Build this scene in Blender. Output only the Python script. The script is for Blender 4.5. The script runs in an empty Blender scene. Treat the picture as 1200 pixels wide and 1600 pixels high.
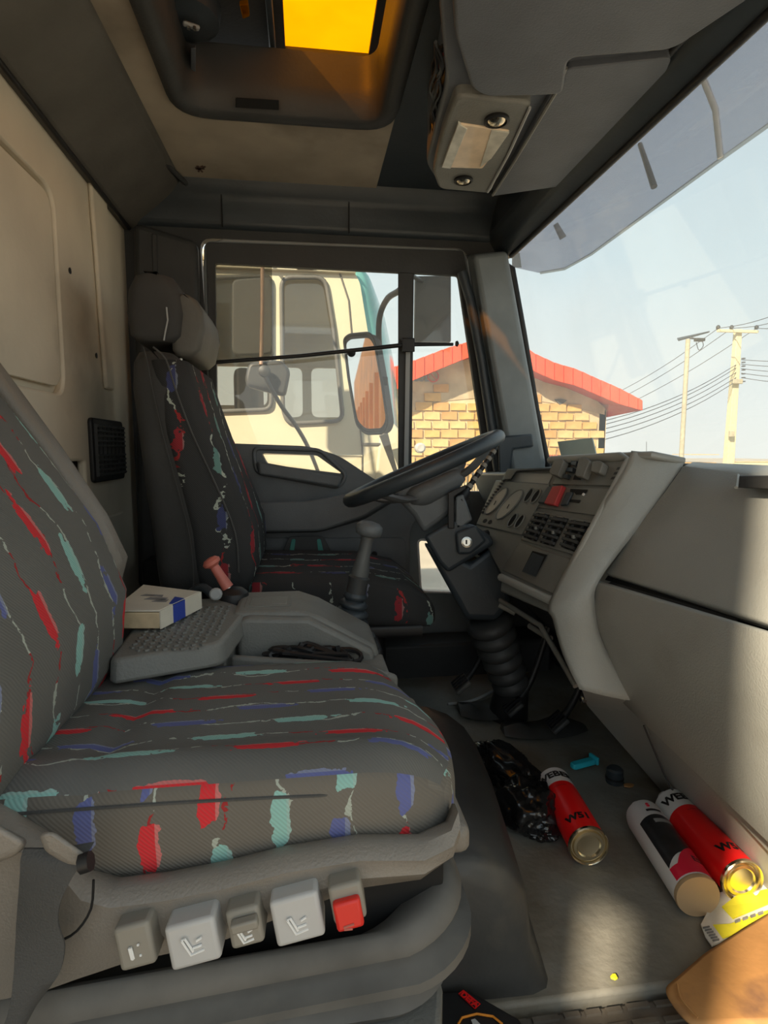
import bpy, bmesh, math, random
from math import sin, cos, radians, pi, atan2, sqrt, floor
from mathutils import Vector as V, Matrix
random.seed(7)
C = bpy.context.scene.collection
# ------------------------------------------------------------------ camera
CAM = V((0, 0, 0.74)); YAW = radians(7.6); PITCH = radians(-6.3); FPX = 900.0
fw = V((sin(YAW)*cos(PITCH), cos(YAW)*cos(PITCH), sin(PITCH)))
rt = V((cos(YAW), -sin(YAW), 0)); up = rt.cross(fw)
cd = bpy.data.cameras.new('camera'); cam = bpy.data.objects.new('camera', cd); C.objects.link(cam)
cd.sensor_fit = 'VERTICAL'; cd.sensor_height = 24.0; cd.lens = 24.0*FPX/1600; cd.clip_start = .02; cd.clip_end = 500
cam.matrix_world = Matrix(((rt.x, up.x, -fw.x, CAM.x), (rt.y, up.y, -fw.y, CAM.y), (rt.z, up.z, -fw.z, CAM.z), (0, 0, 0, 1)))
bpy.context.scene.camera = cam
# ------------------------------------------------------------------ world, sun, exposure
sc = bpy.context.scene
sc.view_settings.view_transform = 'Standard'; sc.view_settings.look = 'None'
sc.view_settings.gamma = 1; sc.view_settings.use_curve_mapping = False
sc.view_settings.exposure = 1.3
w = bpy.data.worlds.new('sky'); sc.world = w; w.use_nodes = True
nt = w.node_tree; nt.nodes.clear()
def wn(t, **k):
    n = nt.nodes.new(t)
    for a, b in k.items(): setattr(n, a, b)
    return n
tc = wn('ShaderNodeTexCoord'); sp = wn('ShaderNodeSeparateXYZ'); rp = wn('ShaderNodeValToRGB')
nz = wn('ShaderNodeTexNoise'); mx = wn('ShaderNodeMixRGB'); r2 = wn('ShaderNodeValToRGB'); bg = wn('ShaderNodeBackground'); wo = wn('ShaderNodeOutputWorld')
nt.links.new(tc.outputs['Generated'], sp.inputs[0]); nt.links.new(sp.outputs['Z'], rp.inputs[0])
e = rp.color_ramp.elements; e[0].position = 0.0; e[0].color = (.80, .79, .73, 1); e[1].position = .75; e[1].color = (.42, .55, .66, 1)
m_ = e.new(.28); m_.color = (.60, .70, .73, 1)
nz.inputs['Scale'].default_value = 2.2; nz.inputs['Detail'].default_value = 5; nz.inputs['Roughness'].default_value = .5
mp = wn('ShaderNodeMapping'); mp.inputs['Scale'].default_value = (1, 1, 2.2)
nt.links.new(tc.outputs['Generated'], mp.inputs[0]); nt.links.new(mp.outputs[0], nz.inputs['Vector'])
nt.links.new(nz.outputs['Fac'], r2.inputs[0]); r2.color_ramp.elements[0].position = .42; r2.color_ramp.elements[1].position = .72
r2.color_ramp.elements[1].color = (.7, .7, .7, 1)
nt.links.new(r2.outputs[0], mx.inputs['Fac']); nt.links.new(rp.outputs[0], mx.inputs[1]); mx.inputs[2].default_value = (.78, .79, .76, 1)
nt.links.new(mx.outputs[0], bg.inputs[0]); bg.inputs[1].default_value = 0.6; nt.links.new(bg.outputs[0], wo.inputs[0])
sl = bpy.data.lights.new('sun', 'SUN'); so = bpy.data.objects.new('sun', sl); C.objects.link(so)
sl.energy = 4.2; sl.angle = radians(1.2); sl.color = (1, .83, .6)
SUN = V((.67, .74, -.67)).normalized(); so.rotation_euler = SUN.to_track_quat('-Z', 'Y').to_euler(); so.location = (-3, -3, 4)
# ------------------------------------------------------------------ point helpers
def ray(px, py): return fw + rt*((px-600)/FPX) + up*((800-py)/FPX)
def P(px, py, ax, v):
    d = ray(px, py); i = 'xyz'.index(ax); return CAM + d*((v-CAM[i])/d[i])
class Plane:
    def __init__(s, a, b, c):
        s.o = a; s.n = (b-a).cross(c-a).normalized()
        if s.n.dot(CAM-a) < 0: s.n = -s.n
    def at(s, px, py, off=0.0):
        d = ray(px, py); o = s.o + s.n*off; return CAM + d*((o-CAM).dot(s.n)/d.dot(s.n))
# ------------------------------------------------------------------ materials
class NB:
    def __init__(s, name):
        s.m = bpy.data.materials.new(name); s.m.use_nodes = True; s.t = s.m.node_tree
        s.b = s.t.nodes['Principled BSDF']
    def n(s, t, **k):
        x = s.t.nodes.new(t)
        for a, b in k.items(): setattr(x, a, b)
        return x
    def l(s, a, b): s.t.links.new(a, b)
    def math(s, op, a, b=None, c=None):
        x = s.n('ShaderNodeMath', operation=op)
        for i, q in enumerate((a, b, c)):
            if q is None: continue
            if isinstance(q, (int, float)): x.inputs[i].default_value = q
            else: s.l(q, x.inputs[i])
        return x.outputs[0]
    def mix(s, f, a, b):
        x = s.n('ShaderNodeMixRGB')
        for i, q in enumerate((f, a, b)):
            if isinstance(q, (int, float)): x.inputs[i].default_value = q
            elif isinstance(q, tuple): x.inputs[i].default_value = (*q, 1) if len(q) == 3 else q
            else: s.l(q, x.inputs[i])
        return x.outputs[0]
def mat(name, col, rough=.6, metal=0, var=.15, vs=9, bump=.0, bs=120, coat=0, spec=.5, trans=0, alpha=1, dirt=None):
    b = NB(name); p = b.b
    p.inputs['Roughness'].default_value = rough; p.inputs['Metallic'].default_value = metal
    p.inputs['Specular IOR Level'].default_value = spec; p.inputs['Coat Weight'].default_value = coat
    p.inputs['Transmission Weight'].default_value = trans; p.inputs['Alpha'].default_value = alpha
    tcn = b.n('ShaderNodeTexCoord'); nz = b.n('ShaderNodeTexNoise'); nz.inputs['Scale'].default_value = vs; nz.inputs['Detail'].default_value = 6
    b.l(tcn.outputs['Object'], nz.inputs['Vector'])
    rm = b.n('ShaderNodeMapRange'); rm.inputs['From Min'].default_value = .3; rm.inputs['From Max'].default_value = .7
    b.l(nz.outputs['Fac'], rm.inputs[0])
    lo = tuple(c*(1-var) for c in col); hi = tuple(min(1, c*(1+var)) for c in col)
    cc = b.mix(rm.outputs[0], lo, hi)
    if dirt:
        n2 = b.n('ShaderNodeTexNoise'); n2.inputs['Scale'].default_value = dirt[1]; n2.inputs['Detail'].default_value = 8
        b.l(tcn.outputs['Object'], n2.inputs['Vector']); r_ = b.n('ShaderNodeMapRange'); r_.inputs['From Min'].default_value = dirt[2]; r_.inputs['From Max'].default_value = dirt[2]+.15
        r_.inputs['To Max'].default_value = dirt[3]
        b.l(n2.outputs['Fac'], r_.inputs[0]); cc = b.mix(r_.outputs[0], cc, dirt[0])
    b.l(cc, p.inputs['Base Color'])
    if bump:
        n3 = b.n('ShaderNodeTexNoise'); n3.inputs['Scale'].default_value = bs; n3.inputs['Detail'].default_value = 3
        b.l(tcn.outputs['Object'], n3.inputs['Vector']); bu = b.n('ShaderNodeBump'); bu.inputs['Strength'].default_value = bump; bu.inputs['Distance'].default_value = .002
        b.l(n3.outputs['Fac'], bu.inputs['Height']); b.l(bu.outputs[0], p.inputs['Normal'])
    return b.m
def glass(name, tint=(.9, .92, .92), refl=.06, dens=0.0, dcol=(.8, .8, .78), streak=0):
    b = NB(name); b.t.nodes.remove(b.b)
    tr = b.n('ShaderNodeBsdfTransparent'); tr.inputs[0].default_value = (*tint, 1)
    gl = b.n('ShaderNodeBsdfGlossy'); gl.inputs['Roughness'].default_value = .02
    m1 = b.n('ShaderNodeMixShader'); m1.inputs[0].default_value = refl
    b.l(tr.outputs[0], m1.inputs[1]); b.l(gl.outputs[0], m1.inputs[2])
    df = b.n('ShaderNodeBsdfTranslucent'); df.inputs[0].default_value = (*dcol, 1)
    m2 = b.n('ShaderNodeMixShader'); m2.inputs[0].default_value = dens
    if streak:
        tcn = b.n('ShaderNodeTexCoord'); n = b.n('ShaderNodeTexNoise'); n.inputs['Scale'].default_value = streak; n.inputs['Detail'].default_value = 6
        b.l(tcn.outputs['Object'], n.inputs['Vector']); b.l(b.math('MULTIPLY', n.outputs['Fac'], dens*2), m2.inputs[0])
    b.l(m1.outputs[0], m2.inputs[1]); b.l(df.outputs[0], m2.inputs[2])
    b.l(m2.outputs[0], b.t.nodes['Material Output'].inputs[0]); return b.m
def fabric(name, base=(.14, .139, .13), a=.050, bb=.14, wid=.15, ln=.26, seed=0, sat=1.0):
    b = NB(name); p = b.b; p.inputs['Roughness'].default_value = .95; p.inputs['Specular IOR Level'].default_value = .15
    uv = b.n('ShaderNodeUVMap'); nz = b.n('ShaderNodeTexNoise'); nz.inputs['Scale'].default_value = 70; nz.inputs['Detail'].default_value = 3
    b.l(uv.outputs[0], nz.inputs['Vector'])
    nl = b.n('ShaderNodeTexNoise'); nl.inputs['Scale'].default_value = 11; b.l(uv.outputs[0], nl.inputs['Vector'])
    s = b.n('ShaderNodeSeparateXYZ'); b.l(uv.outputs[0], s.inputs[0])
    u = b.math('DIVIDE', b.math('ADD', s.outputs[0], seed*.31), a)
    col = b.math('FLOOR', u); fu = b.math('SUBTRACT', b.math('SUBTRACT', u, col), .5)
    v = b.math('ADD', b.math('DIVIDE', s.outputs[1], bb), b.math('MULTIPLY', col, .37)); row = b.math('FLOOR', v); fv = b.math('SUBTRACT', b.math('SUBTRACT', v, row), .5)
    wnn = b.n('ShaderNodeTexWhiteNoise', noise_dimensions='2D'); cb = b.n('ShaderNodeCombineXYZ'); b.l(col, cb.inputs[0]); b.l(row, cb.inputs[1]); b.l(cb.outputs[0], wnn.inputs['Vector'])
    rnd = wnn.outputs['Value']
    jag = b.math('MULTIPLY', b.math('SUBTRACT', nz.outputs['Fac'], .5), .55)
    off = b.math('MULTIPLY', b.math('SUBTRACT', rnd, .5), .2)
    au = b.math('ABSOLUTE', b.math('ADD', b.math('ADD', fu, off), b.math('MULTIPLY', jag, .35)))
    av = b.math('ABSOLUTE', b.math('ADD', fv, jag))
    # a tapering blob
    e1 = b.math('ADD', b.math('POWER', b.math('DIVIDE', au, wid), 2.0), b.math('POWER', b.math('DIVIDE', av, ln), 4.0))
    dm = b.math('LESS_THAN', e1, 1.0)
    idx = b.math('MODULO', b.math('ADD', b.math('ADD', col, b.math('MULTIPLY', row, 2)), 3000), 3)
    red = b.math('LESS_THAN', idx, .5); blu = b.math('GREATER_THAN', idx, 1.5)
    cdash = b.mix(blu, b.mix(red, (.30*sat, .56*sat, .51*sat), (.68*sat, .035, .045)), (.13*sat, .15*sat, .36*sat))
    # teal / pale edge on the dashes
    edge = b.math('GREATER_THAN', b.math('ADD', fu, off), .09)
    cdash = b.mix(b.math('MULTIPLY', edge, .3), cdash, (.5, .55, .5))
    # squiggles along v, at changing u
    wob = b.math('MULTIPLY', b.math('SUBTRACT', nl.outputs['Fac'], .5), 1.3)
    wob2 = b.math('ADD', wob, b.math('MULTIPLY', jag, .5))
    sq = b.math('LESS_THAN', b.math('ABSOLUTE', b.math('ADD', b.math('SUBTRACT', fu, .05), wob2)), .032)
    sqm = b.math('MULTIPLY', sq, b.math('GREATER_THAN', b.math('ADD', nz.outputs['Fac'], b.math('MULTIPLY', nl.outputs['Fac'], .4)), .66))
    cs = b.mix(red, (.42, .46, .40), (.35, .04, .04))
    nb_ = b.n('ShaderNodeTexNoise'); nb_.inputs['Scale'].default_value = 4; b.l(uv.outputs[0], nb_.inputs['Vector'])
    bc = b.mix(nb_.outputs['Fac'], tuple(c*.75 for c in base), tuple(c*1.4 for c in base))
    c = b.mix(sqm, bc, cs)
    wv = b.n('ShaderNodeTexWave', bands_direction='DIAGONAL'); wv.inputs['Scale'].default_value = 130; b.l(uv.outputs[0], wv.inputs['Vector'])
    c = b.mix(dm, c, b.mix(b.math('MULTIPLY', wv.outputs['Fac'], .18), cdash, bc))
    b.l(c, p.inputs['Base Color'])
    bu = b.n('ShaderNodeBump'); bu.inputs['Strength'].default_value = .35; bu.inputs['Distance'].default_value = .001
    b.l(wv.outputs['Fac'], bu.inputs['Height']); b.l(bu.outputs[0], p.inputs['Normal']); return b.m
m_trim = mat('dark_trim', (.042, .044, .045), .55, bump=.3)
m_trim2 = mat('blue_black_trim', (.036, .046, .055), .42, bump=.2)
m_seatd = mat('dark_seat_cloth', (.042, .042, .041), .8, bump=.3)
m_rail = mat('olive_grey_rail', (.105, .10, .088), .6, bump=.3)
m_console = mat('roof_console_plastic', (.11, .122, .142), .5, bump=.3, bs=300)
m_head = mat('headliner', (0.342, 0.297, 0.234), .95, var=.2, vs=5, dirt=((.06, .045, .035), 3.0, .58, .5))
m_rear = mat('rear_wall_vinyl', (.68, .62, .50), .8, var=.12, vs=3, bump=.3, bs=60, dirt=((.2, .17, .12), 2.2, .55, .55))
m_dash = mat('dash_plastic', (.345, .355, .335), .42, var=.1, vs=4, bump=.35, bs=400, dirt=((.2, .18, .14), 7, .6, .25))
m_dash2 = mat('dash_panel_plastic', (.20, .205, .19), .5, var=.12, vs=12, bump=.3, bs=400)
m_black = mat('black_plastic', (.012, .012, .013), .5)
m_hole = mat('recess_black', (.006, .006, .006), .8)
m_doorp = mat('door_plastic', (0.1215, 0.1336, 0.1417), .5, bump=.35, bs=260)
m_metal = mat('painted_inner_steel', (0.1872, 0.2106, 0.2184), .4)
m_grey = mat('console_grey_plastic', (0.1875, 0.1875, 0.1725), .5, var=.15, bump=.4, bs=260, dirt=((.2, .18, .14), 8, .58, .3))
m_seatp = mat('seat_shroud_plastic', (0.2211, 0.1998, 0.172), .42, var=.12, vs=5, bump=.4, bs=350)
m_rubber = mat('bellows_rubber', (0.1217, 0.1159, 0.1043), .62, var=.25, vs=14, dirt=((.2, .18, .15), 18, .58, .35))
m_mat = mat('floor_rubber', (.27, .265, .235), .5, var=.3, vs=5, bump=.8, bs=60, dirt=((.16, .14, .105), 5, .45, .8))
m_riser = mat('worn_black_rubber', (.05, .05, .048), .45, var=.3, vs=6, bump=.5, bs=40, dirt=((.13, .115, .09), 9, .58, .5))
m_tread = mat('tread_rubber', (0.112, 0.0992, 0.0832), .75, var=.3, vs=25, dirt=((.2, .16, .11), 9, .5, .6))
m_btn = mat('grey_button', (.5, .495, .48), .45, var=.05)
m_btn2 = mat('olive_button', (.27, .25, .21), .5, var=.05)
m_mark = mat('white_print', (.85, .85, .83), .6, var=0)
m_red = mat('red_plastic', (.72, .03, .02), .35, var=.05)
m_redd = mat('dusty_red_plastic', (.5, .05, .05), .5, var=.1)
m_pink = mat('faded_red_plastic', (.55, .16, .12), .45, var=.15, vs=30)
m_belt = mat('belt_webbing', (0.07, 0.07, 0.068), .75, var=.1, bump=.5, bs=500)
m_steel = mat('steel', (.55, .54, .5), .25, 1, var=.05)
m_tin = mat('tin_base', (.80, .70, .50), .22, 1, var=.08)
m_flatb = mat('matt_tan_base', (.62, .45, .27), .5, .4, var=.05)
m_white = mat('white_paint', (.8, .8, .8), .35, var=.04)
m_canred = mat('can_red', (.85, .012, .012), .3, var=.03)
m_canred2 = mat('can_crimson', (.80, .02, .06), .3, var=.03)
m_canblk = mat('can_black', (.025, .025, .027), .3, var=.4, vs=40)
m_ink = mat('black_ink', (.015, .012, .012), .5, var=0)
m_bag = mat('bin_bag_film', (.012, .012, .013), .24, var=.1, coat=.5)
m_cyan = mat('cyan_plastic', (.03, .52, .66), .4, var=.08)
m_board = mat('brown_leather_board', (.46, .235, .085), .65, var=.2, vs=7, bump=.5, bs=40, dirt=((.10, .055, .05), 9, .62, .9))
m_yel = mat('yellow_print_paper', (.86, .80, .04), .6, var=.1, vs=30)
m_paper = mat('white_paper', (.72, .71, .68), .8, var=.08, vs=30)
m_pages = mat('page_edges', (.62, .50, .32), .9, var=.15, vs=40)
m_bcov = mat('cream_cover', (.68, .64, .54), .6, var=.08, vs=20)
m_blue = mat('blue_ink', (.03, .06, .36), .5, var=.1)
m_sketch = mat('grey_ink', (.25, .25, .25), .6, var=.3, vs=50)
m_gface = mat('gauge_face', (.42, .40, .34), .35, var=.06)
m_sealw = mat('grey_weatherstrip', (.36, .37, .37), .5, var=.05)
m_chrome = mat('mirror_glass', (.86, .87, .86), .02, 1, var=0)
m_spot = mat('lamp_reflector', (.8, .68, .5), .2, 1, var=.15, vs=40)
m_lens = mat('lamp_lens', (.85, .66, .46), .25, var=.15, vs=20, coat=.5)
m_lensc = mat('lamp_lens_clear', (.6, .58, .5), .15, var=.2, vs=30)
m_cream = mat('cream_truck_paint', (0.592, 0.544, 0.4), .4, var=.07, vs=2, dirt=((.45, .36, .22), 3, .6, .35))
m_tan = mat('cream_interior', (.5, .46, .36), .7, var=.1)
m_rubseal = mat('window_rubber', (.10, .095, .085), .6)
m_teal = mat('teal_windscreen', (.16, .42, .40), .15, var=.25, vs=3)
m_mirb = mat('mirror_housing', (.035, .035, .034), .5, var=.1)
m_mirl = mat('mirror_back_grey', (.13, .127, .12), .5, var=.08)
m_orange = mat('orange_tarpaulin', (.80, .27, .02), .6, var=.2, vs=3, dirt=((.25, .10, .03), 4, .58, .8))
m_roof = mat('red_roof_sheet', (.80, .085, .035), .5, var=.1, vs=2)
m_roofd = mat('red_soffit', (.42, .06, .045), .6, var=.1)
m_mortar = mat('mortar', (.55, .43, .27), .95, var=.2, vs=3)
m_render = mat('cement_render', (.45, .36, .24), .95, var=.25, vs=2.2)
m_bricks = [mat('laterite_block_%s' % n, c, .95, var=.2, vs=4) for n, c in (('ochre', (.52, .33, .13)), ('sand', (.57, .39, .18)), ('rust', (.46, .26, .10)), ('gold', (.54, .34, .12)))]
m_ground = mat('dusty_earth', (.44, .38, .30), .98, var=.2, vs=.6)
m_conc = mat('pole_concrete', (.62, .55, .36), .9, var=.1)
m_wood = mat('grey_pole', (.42, .38, .28), .9, var=.15)
m_wire = mat('wire', (.10, .10, .11), .7)
m_green = mat('grey_green_card', (.6, .68, .6), .7, var=.05)
m_fab = fabric('seat_fabric'); m_fabs = fabric('seat_fabric_side', a=.062, bb=.075, wid=.16, ln=.34, base=(.155, .142, .122), seed=1)
m_fabb = fabric('seat_fabric_back', a=.062, bb=.145, wid=.18, ln=.21, seed=2)
m_fabd = fabric('driver_seat_fabric', a=.085, bb=.13, wid=.13, ln=.2, base=(.045, .046, .047), sat=.5, seed=3)
m_glass = glass('window_glass', (.93, .95, .94), .05, .05)
m_wind = glass('windscreen_glass', (.93, .95, .95), .05, .10, (.75, .78, .78), 3)
m_tglass = glass('tinted_truck_glass', (.80, .77, .70), .08, .03)
m_visor = glass('smoked_visor', (.60, .60, .64), .03, .10, (.62, .61, .63), 4)
m_shade = glass('mesh_shade', (.62, .61, .58), .0, .12, (.5, .48, .42))
m_bottle = glass('clear_plastic', (.85, .88, .9), .2, .05)
def yellow():
    b = NB('yellow_hatch_glazing'); b.t.nodes.remove(b.b)
    tcn = b.n('ShaderNodeTexCoord'); n = b.n('ShaderNodeTexNoise'); n.inputs['Scale'].default_value = 6; n.inputs['Detail'].default_value = 8; b.l(tcn.outputs['Object'], n.inputs['Vector'])
    c = b.mix(n.outputs['Fac'], (.98, .66, .04), (.80, .36, .01))
    t = b.n('ShaderNodeBsdfTranslucent'); b.l(c, t.inputs[0]); tr = b.n('ShaderNodeBsdfTransparent'); tr.inputs[0].default_value = (.95, .55, .02, 1)
    m = b.n('ShaderNodeMixShader'); m.inputs[0].default_value = .55; b.l(t.outputs[0], m.inputs[1]); b.l(tr.outputs[0], m.inputs[2])
    b.l(m.outputs[0], b.t.nodes['Material Output'].inputs[0]); return b.m
m_yglass = yellow()
# ------------------------------------------------------------------ mesh helpers
def obj(name, bm, mt, parent=None, smooth=False, bev=0, seg=2, sub=0, angle=35):
    bmesh.ops.recalc_face_normals(bm, faces=bm.faces)
    me = bpy.data.meshes.new(name); bm.to_mesh(me); bm.free()
    for q in (mt if isinstance(mt, (list, tuple)) else [mt]): me.materials.append(q)
    o = bpy.data.objects.new(name, me); C.objects.link(o)
    if bev:
        b = o.modifiers.new('bevel', 'BEVEL'); b.width = bev; b.segments = seg; b.limit_method = 'ANGLE'; b.angle_limit = radians(30); b.harden_normals = False
    if sub:
        s = o.modifiers.new('sub', 'SUBSURF'); s.levels = sub; s.render_levels = sub
    if smooth or bev:
        for p in me.polygons: p.use_smooth = True
        if not smooth or smooth == 'auto':
            try: me.set_sharp_from_angle(angle=radians(angle))
            except Exception: pass
    if parent is not None:
        o.parent = parent; o.matrix_parent_inverse = Matrix.Translation(-V(parent.location)) if parent.parent is None else parent.matrix_parent_inverse.copy() if False else inv(parent)
    return o
def inv(p):
    m = Matrix.Identity(4); chain = []
    while p is not None: chain.append(p); p = p.parent
    for q in reversed(chain):
        m = m @ q.matrix_parent_inverse @ q.matrix_basis
    return m.inverted()
def thing(name, label, cat, loc=(0, 0, 0), group=None):
    o = bpy.data.objects.new(name, None); C.objects.link(o); o.location = loc; o.empty_display_size = .05
    o['label'] = label; o['category'] = cat
    if group: o['group'] = group
    return o
def tag(o, label, cat, group=None):
    o['label'] = label; o['category'] = cat
    if group: o['group'] = group
    return o
def st(o, label=None, cat=None):
    o['kind'] = 'structure'
    if label: o['label'] = label
    if cat: o['category'] = cat
    return o
def sempty(name, label, cat, loc=(0, 0, 0)):
    return st(thing(name, label, cat, loc))
def bbox(bm, c, s, R=None):
    r = bmesh.ops.create_cube(bm, size=1)
    M = Matrix.Translation(V(c)) @ (R.to_4x4() if R else Matrix.Identity(4)) @ Matrix.Diagonal((*s, 1))
    bmesh.ops.transform(bm, matrix=M, verts=r['verts']); return r['verts']
def box(name, c, s, mt, parent=None, R=None, bev=.004, seg=2):
    bm = bmesh.new(); bbox(bm, c, s, R); return obj(name, bm, mt, parent, bev=bev, seg=seg)
def hull_prism(bm, A, B):
    va = [bm.verts.new(p) for p in A]; vb = [bm.verts.new(p) for p in B]; n = len(A)
    bm.faces.new(va); bm.faces.new(vb[::-1])
    for i in range(n): bm.faces.new((va[i], vb[i], vb[(i+1) % n], va[(i+1) % n]))
def prism2(name, A, B, mt, parent=None, bev=.004, seg=2):
    bm = bmesh.new(); hull_prism(bm, A, B); return obj(name, bm, mt, parent, bev=bev, seg=seg)
def ax3(axis, p, v): return V((v, p[0], p[1])) if axis == 'x' else V((p[0], v, p[1])) if axis == 'y' else V((p[0], p[1], v))
def prism(name, pts, axis, a, b, mt, parent=None, bev=.004, seg=2):
    return prism2(name, [ax3(axis, p, a) for p in pts], [ax3(axis, p, b) for p in pts], mt, parent, bev, seg)
def rr(x0, y0, x1, y1, r, n=5):
    out = []
    for cx, cy, a in ((x1-r, y1-r, 0), (x0+r, y1-r, 90), (x0+r, y0+r, 180), (x1-r, y0+r, 270)):
        for i in range(n+1):
            t = radians(a+90*i/n); out.append((cx+r*cos(t), cy+r*sin(t)))
    return out
def rpoly(pts, r, n=4):
    """round the corners of a polygon of 2d or 3d points"""
    out = []; k = len(pts); pts = [V(p) for p in pts]
    for i in range(k):
        p = pts[i]; a = pts[i-1]-p; b = pts[(i+1) % k]-p; q = min(r, a.length*.45, b.length*.45)
        s = p+a.normalized()*q; e_ = p+b.normalized()*q
        for j in range(n+1):
            t = j/n; out.append(s*(1-t)**2+p*2*t*(1-t)+e_*t*t)
    return out
def plate3(name, outer, holes, d, mt, parent=None, bev=0, smooth=False):
    """flat plate from 3d loops with holes, thickness vector d"""
    bm = bmesh.new(); edges = []
    for lp in [outer]+holes:
        vs = [bm.verts.new(p) for p in lp]
        for i in range(len(vs)): edges.append(bm.edges.new((vs[i], vs[(i+1) % len(vs)])))
    bmesh.ops.triangle_fill(bm, edges=edges, use_beauty=True, use_dissolve=False)
    bmesh.ops.recalc_face_normals(bm, faces=bm.faces)
    g = bmesh.ops.extrude_face_region(bm, geom=bm.faces[:])
    bmesh.ops.translate(bm, vec=V(d), verts=[x for x in g['geom'] if isinstance(x, bmesh.types.BMVert)])
    return obj(name, bm, mt, parent, bev=bev, smooth=smooth)
def frame3(ctr, nrm, upv=V((0, 0, 1))):
    n = V(nrm).normalized(); x = upv.cross(n)
    if x.length < 1e-4: x = V((1, 0, 0))
    x.normalize(); return x, n.cross(x), n
def spline(pts, k=6):
    pts = [V(p) for p in pts]; out = []
    for i in range(len(pts)-1):
        p0 = pts[max(0, i-1)]; p1 = pts[i]; p2 = pts[i+1]; p3 = pts[min(len(pts)-1, i+2)]
        for j in range(k):
            t = j/k; out.append(.5*((2*p1)+(-p0+p2)*t+(2*p0-5*p1+4*p2-p3)*t*t+(-p0+3*p1-3*p2+p3)*t**3))
    out.append(pts[-1]); return out
def btube(bm, pts, r, n=8, closed=False, sq=None):
    pts = [V(p) for p in pts]; m = len(pts); rad = r if isinstance(r, (list, tuple)) else [r]*m
    rings = []; t0 = (pts[1]-pts[0]).normalized(); a = t0.orthogonal().normalized()
    if abs(t0.z) < .9: a = (V((0, 0, 1))-t0*t0.z).normalized()
    for i in range(m):
        if closed: t = (pts[(i+1) % m]-pts[i-1]).normalized()
        else: t = (pts[min(m-1, i+1)]-pts[max(0, i-1)]).normalized()
        a = (a-t*a.dot(t)).normalized(); b = t.cross(a)
        sa, sb = (sq or (1, 1))
        rings.append([bm.verts.new(pts[i]+(a*cos(2*pi*j/n)*sa+b*sin(2*pi*j/n)*sb)*rad[i]) for j in range(n)])
    for i in range(m if closed else m-1):
        A, B = rings[i], rings[(i+1) % m]
        for j in range(n): bm.faces.new((A[j], A[(j+1) % n], B[(j+1) % n], B[j]))
    if not closed: bm.faces.new(rings[0][::-1]); bm.faces.new(rings[-1])
def tube(name, pts, r, mt, parent=None, n=8, closed=False, sm=0, sq=None):
    if sm: 
        if isinstance(r, (list, tuple)):
            rs = []
            for i in range(len(r)-1): rs += [r[i]+(r[i+1]-r[i])*j/sm for j in range(sm)]
            r = rs+[r[-1]]
        pts = spline(pts, sm)
    bm = bmesh.new(); btube(bm, pts, r, n, closed, sq); return obj(name, bm, mt, parent, smooth='auto', angle=50)
def lathe(name, prof, o, d, mt, parent=None, n=24, angle=30):
    """prof (r, h) along direction d from o; mt may be a list with a material index as third profile entry"""
    x, y, z = frame3(o, d, V((0, 0, 1)) if abs(V(d).normalized().z) < .9 else V((0, 1, 0))); bm = bmesh.new(); rings = []
    o = V(o)
    for q in prof:
        rings.append([bm.verts.new(o+z*q[1]+(x*cos(2*pi*j/n)+y*sin(2*pi*j/n))*max(q[0], 1e-5)) for j in range(n)])
    for i in range(len(rings)-1):
        for j in range(n):
            f = bm.faces.new((rings[i][j], rings[i][(j+1) % n], rings[i+1][(j+1) % n], rings[i+1][j]))
            if len(prof[i]) > 2: f.material_index = prof[i][2]
    bm.faces.new(rings[0][::-1]).material_index = prof[0][2] if len(prof[0]) > 2 else 0
    bm.faces.new(rings[-1]).material_index = prof[-1][2] if len(prof[-1]) > 2 else 0
    return obj(name, bm, mt, parent, smooth='auto', angle=angle)
def loft(name, loops, mt, parent=None, caps=True, closed=True, smooth=True, uvf=None, sub=0, bev=0, angle=60):
    bm = bmesh.new(); R = [[bm.verts.new(p) for p in lp] for lp in loops]; n = len(R[0])
    for i in range(len(R)-1):
        for j in range(n if closed else n-1): bm.faces.new((R[i][j], R[i][(j+1) % n], R[i+1][(j+1) % n], R[i+1][j]))
    if caps: bm.faces.new(R[0][::-1]); bm.faces.new(R[-1])
    if uvf:
        ul = bm.loops.layers.uv.new('UVMap')
        bm.normal_update(); bmesh.ops.recalc_face_normals(bm, faces=bm.faces)
        for f in bm.faces:
            for l in f.loops: l[ul].uv = uvf(l.vert.co, f.normal)
    return obj(name, bm, mt, parent, smooth=smooth, sub=sub, bev=bev, angle=angle)
def text(name, s, size, mt, M, parent, bold=0, ext=.0006, bend=None):
    cu = bpy.data.curves.new(name, 'FONT'); cu.body = s; cu.size = size; cu.extrude = ext; cu.offset = bold; cu.align_x = 'CENTER'; cu.align_y = 'CENTER'; cu.resolution_u = 3
    t = bpy.data.objects.new(name, cu); C.objects.link(t)
    me = bpy.data.meshes.new_from_object(t.evaluated_get(bpy.context.evaluated_depsgraph_get())); bpy.data.objects.remove(t); bpy.data.curves.remove(cu)
    bm = bmesh.new(); bm.from_mesh(me); bpy.data.meshes.remove(me)
    if bend:
        for v in bm.verts: v.co = bend(v.co)
    else: bm.transform(M)
    return obj(name, bm, mt, parent)
def MX(o, x, y, z):
    return Matrix(((x.x, y.x, z.x, o[0]), (x.y, y.y, z.y, o[1]), (x.z, y.z, z.z, o[2]), (0, 0, 0, 1)))
def lerp(a, b, t): return a+(b-a)*t
def X(px, py, x): return P(px, py, 'x', x)
def Y(px, py, y): return P(px, py, 'y', y)
def Z(px, py, z): return P(px, py, 'z', z)
def YL(pts, y): return [Y(a, b, y) for a, b in pts]
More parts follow.
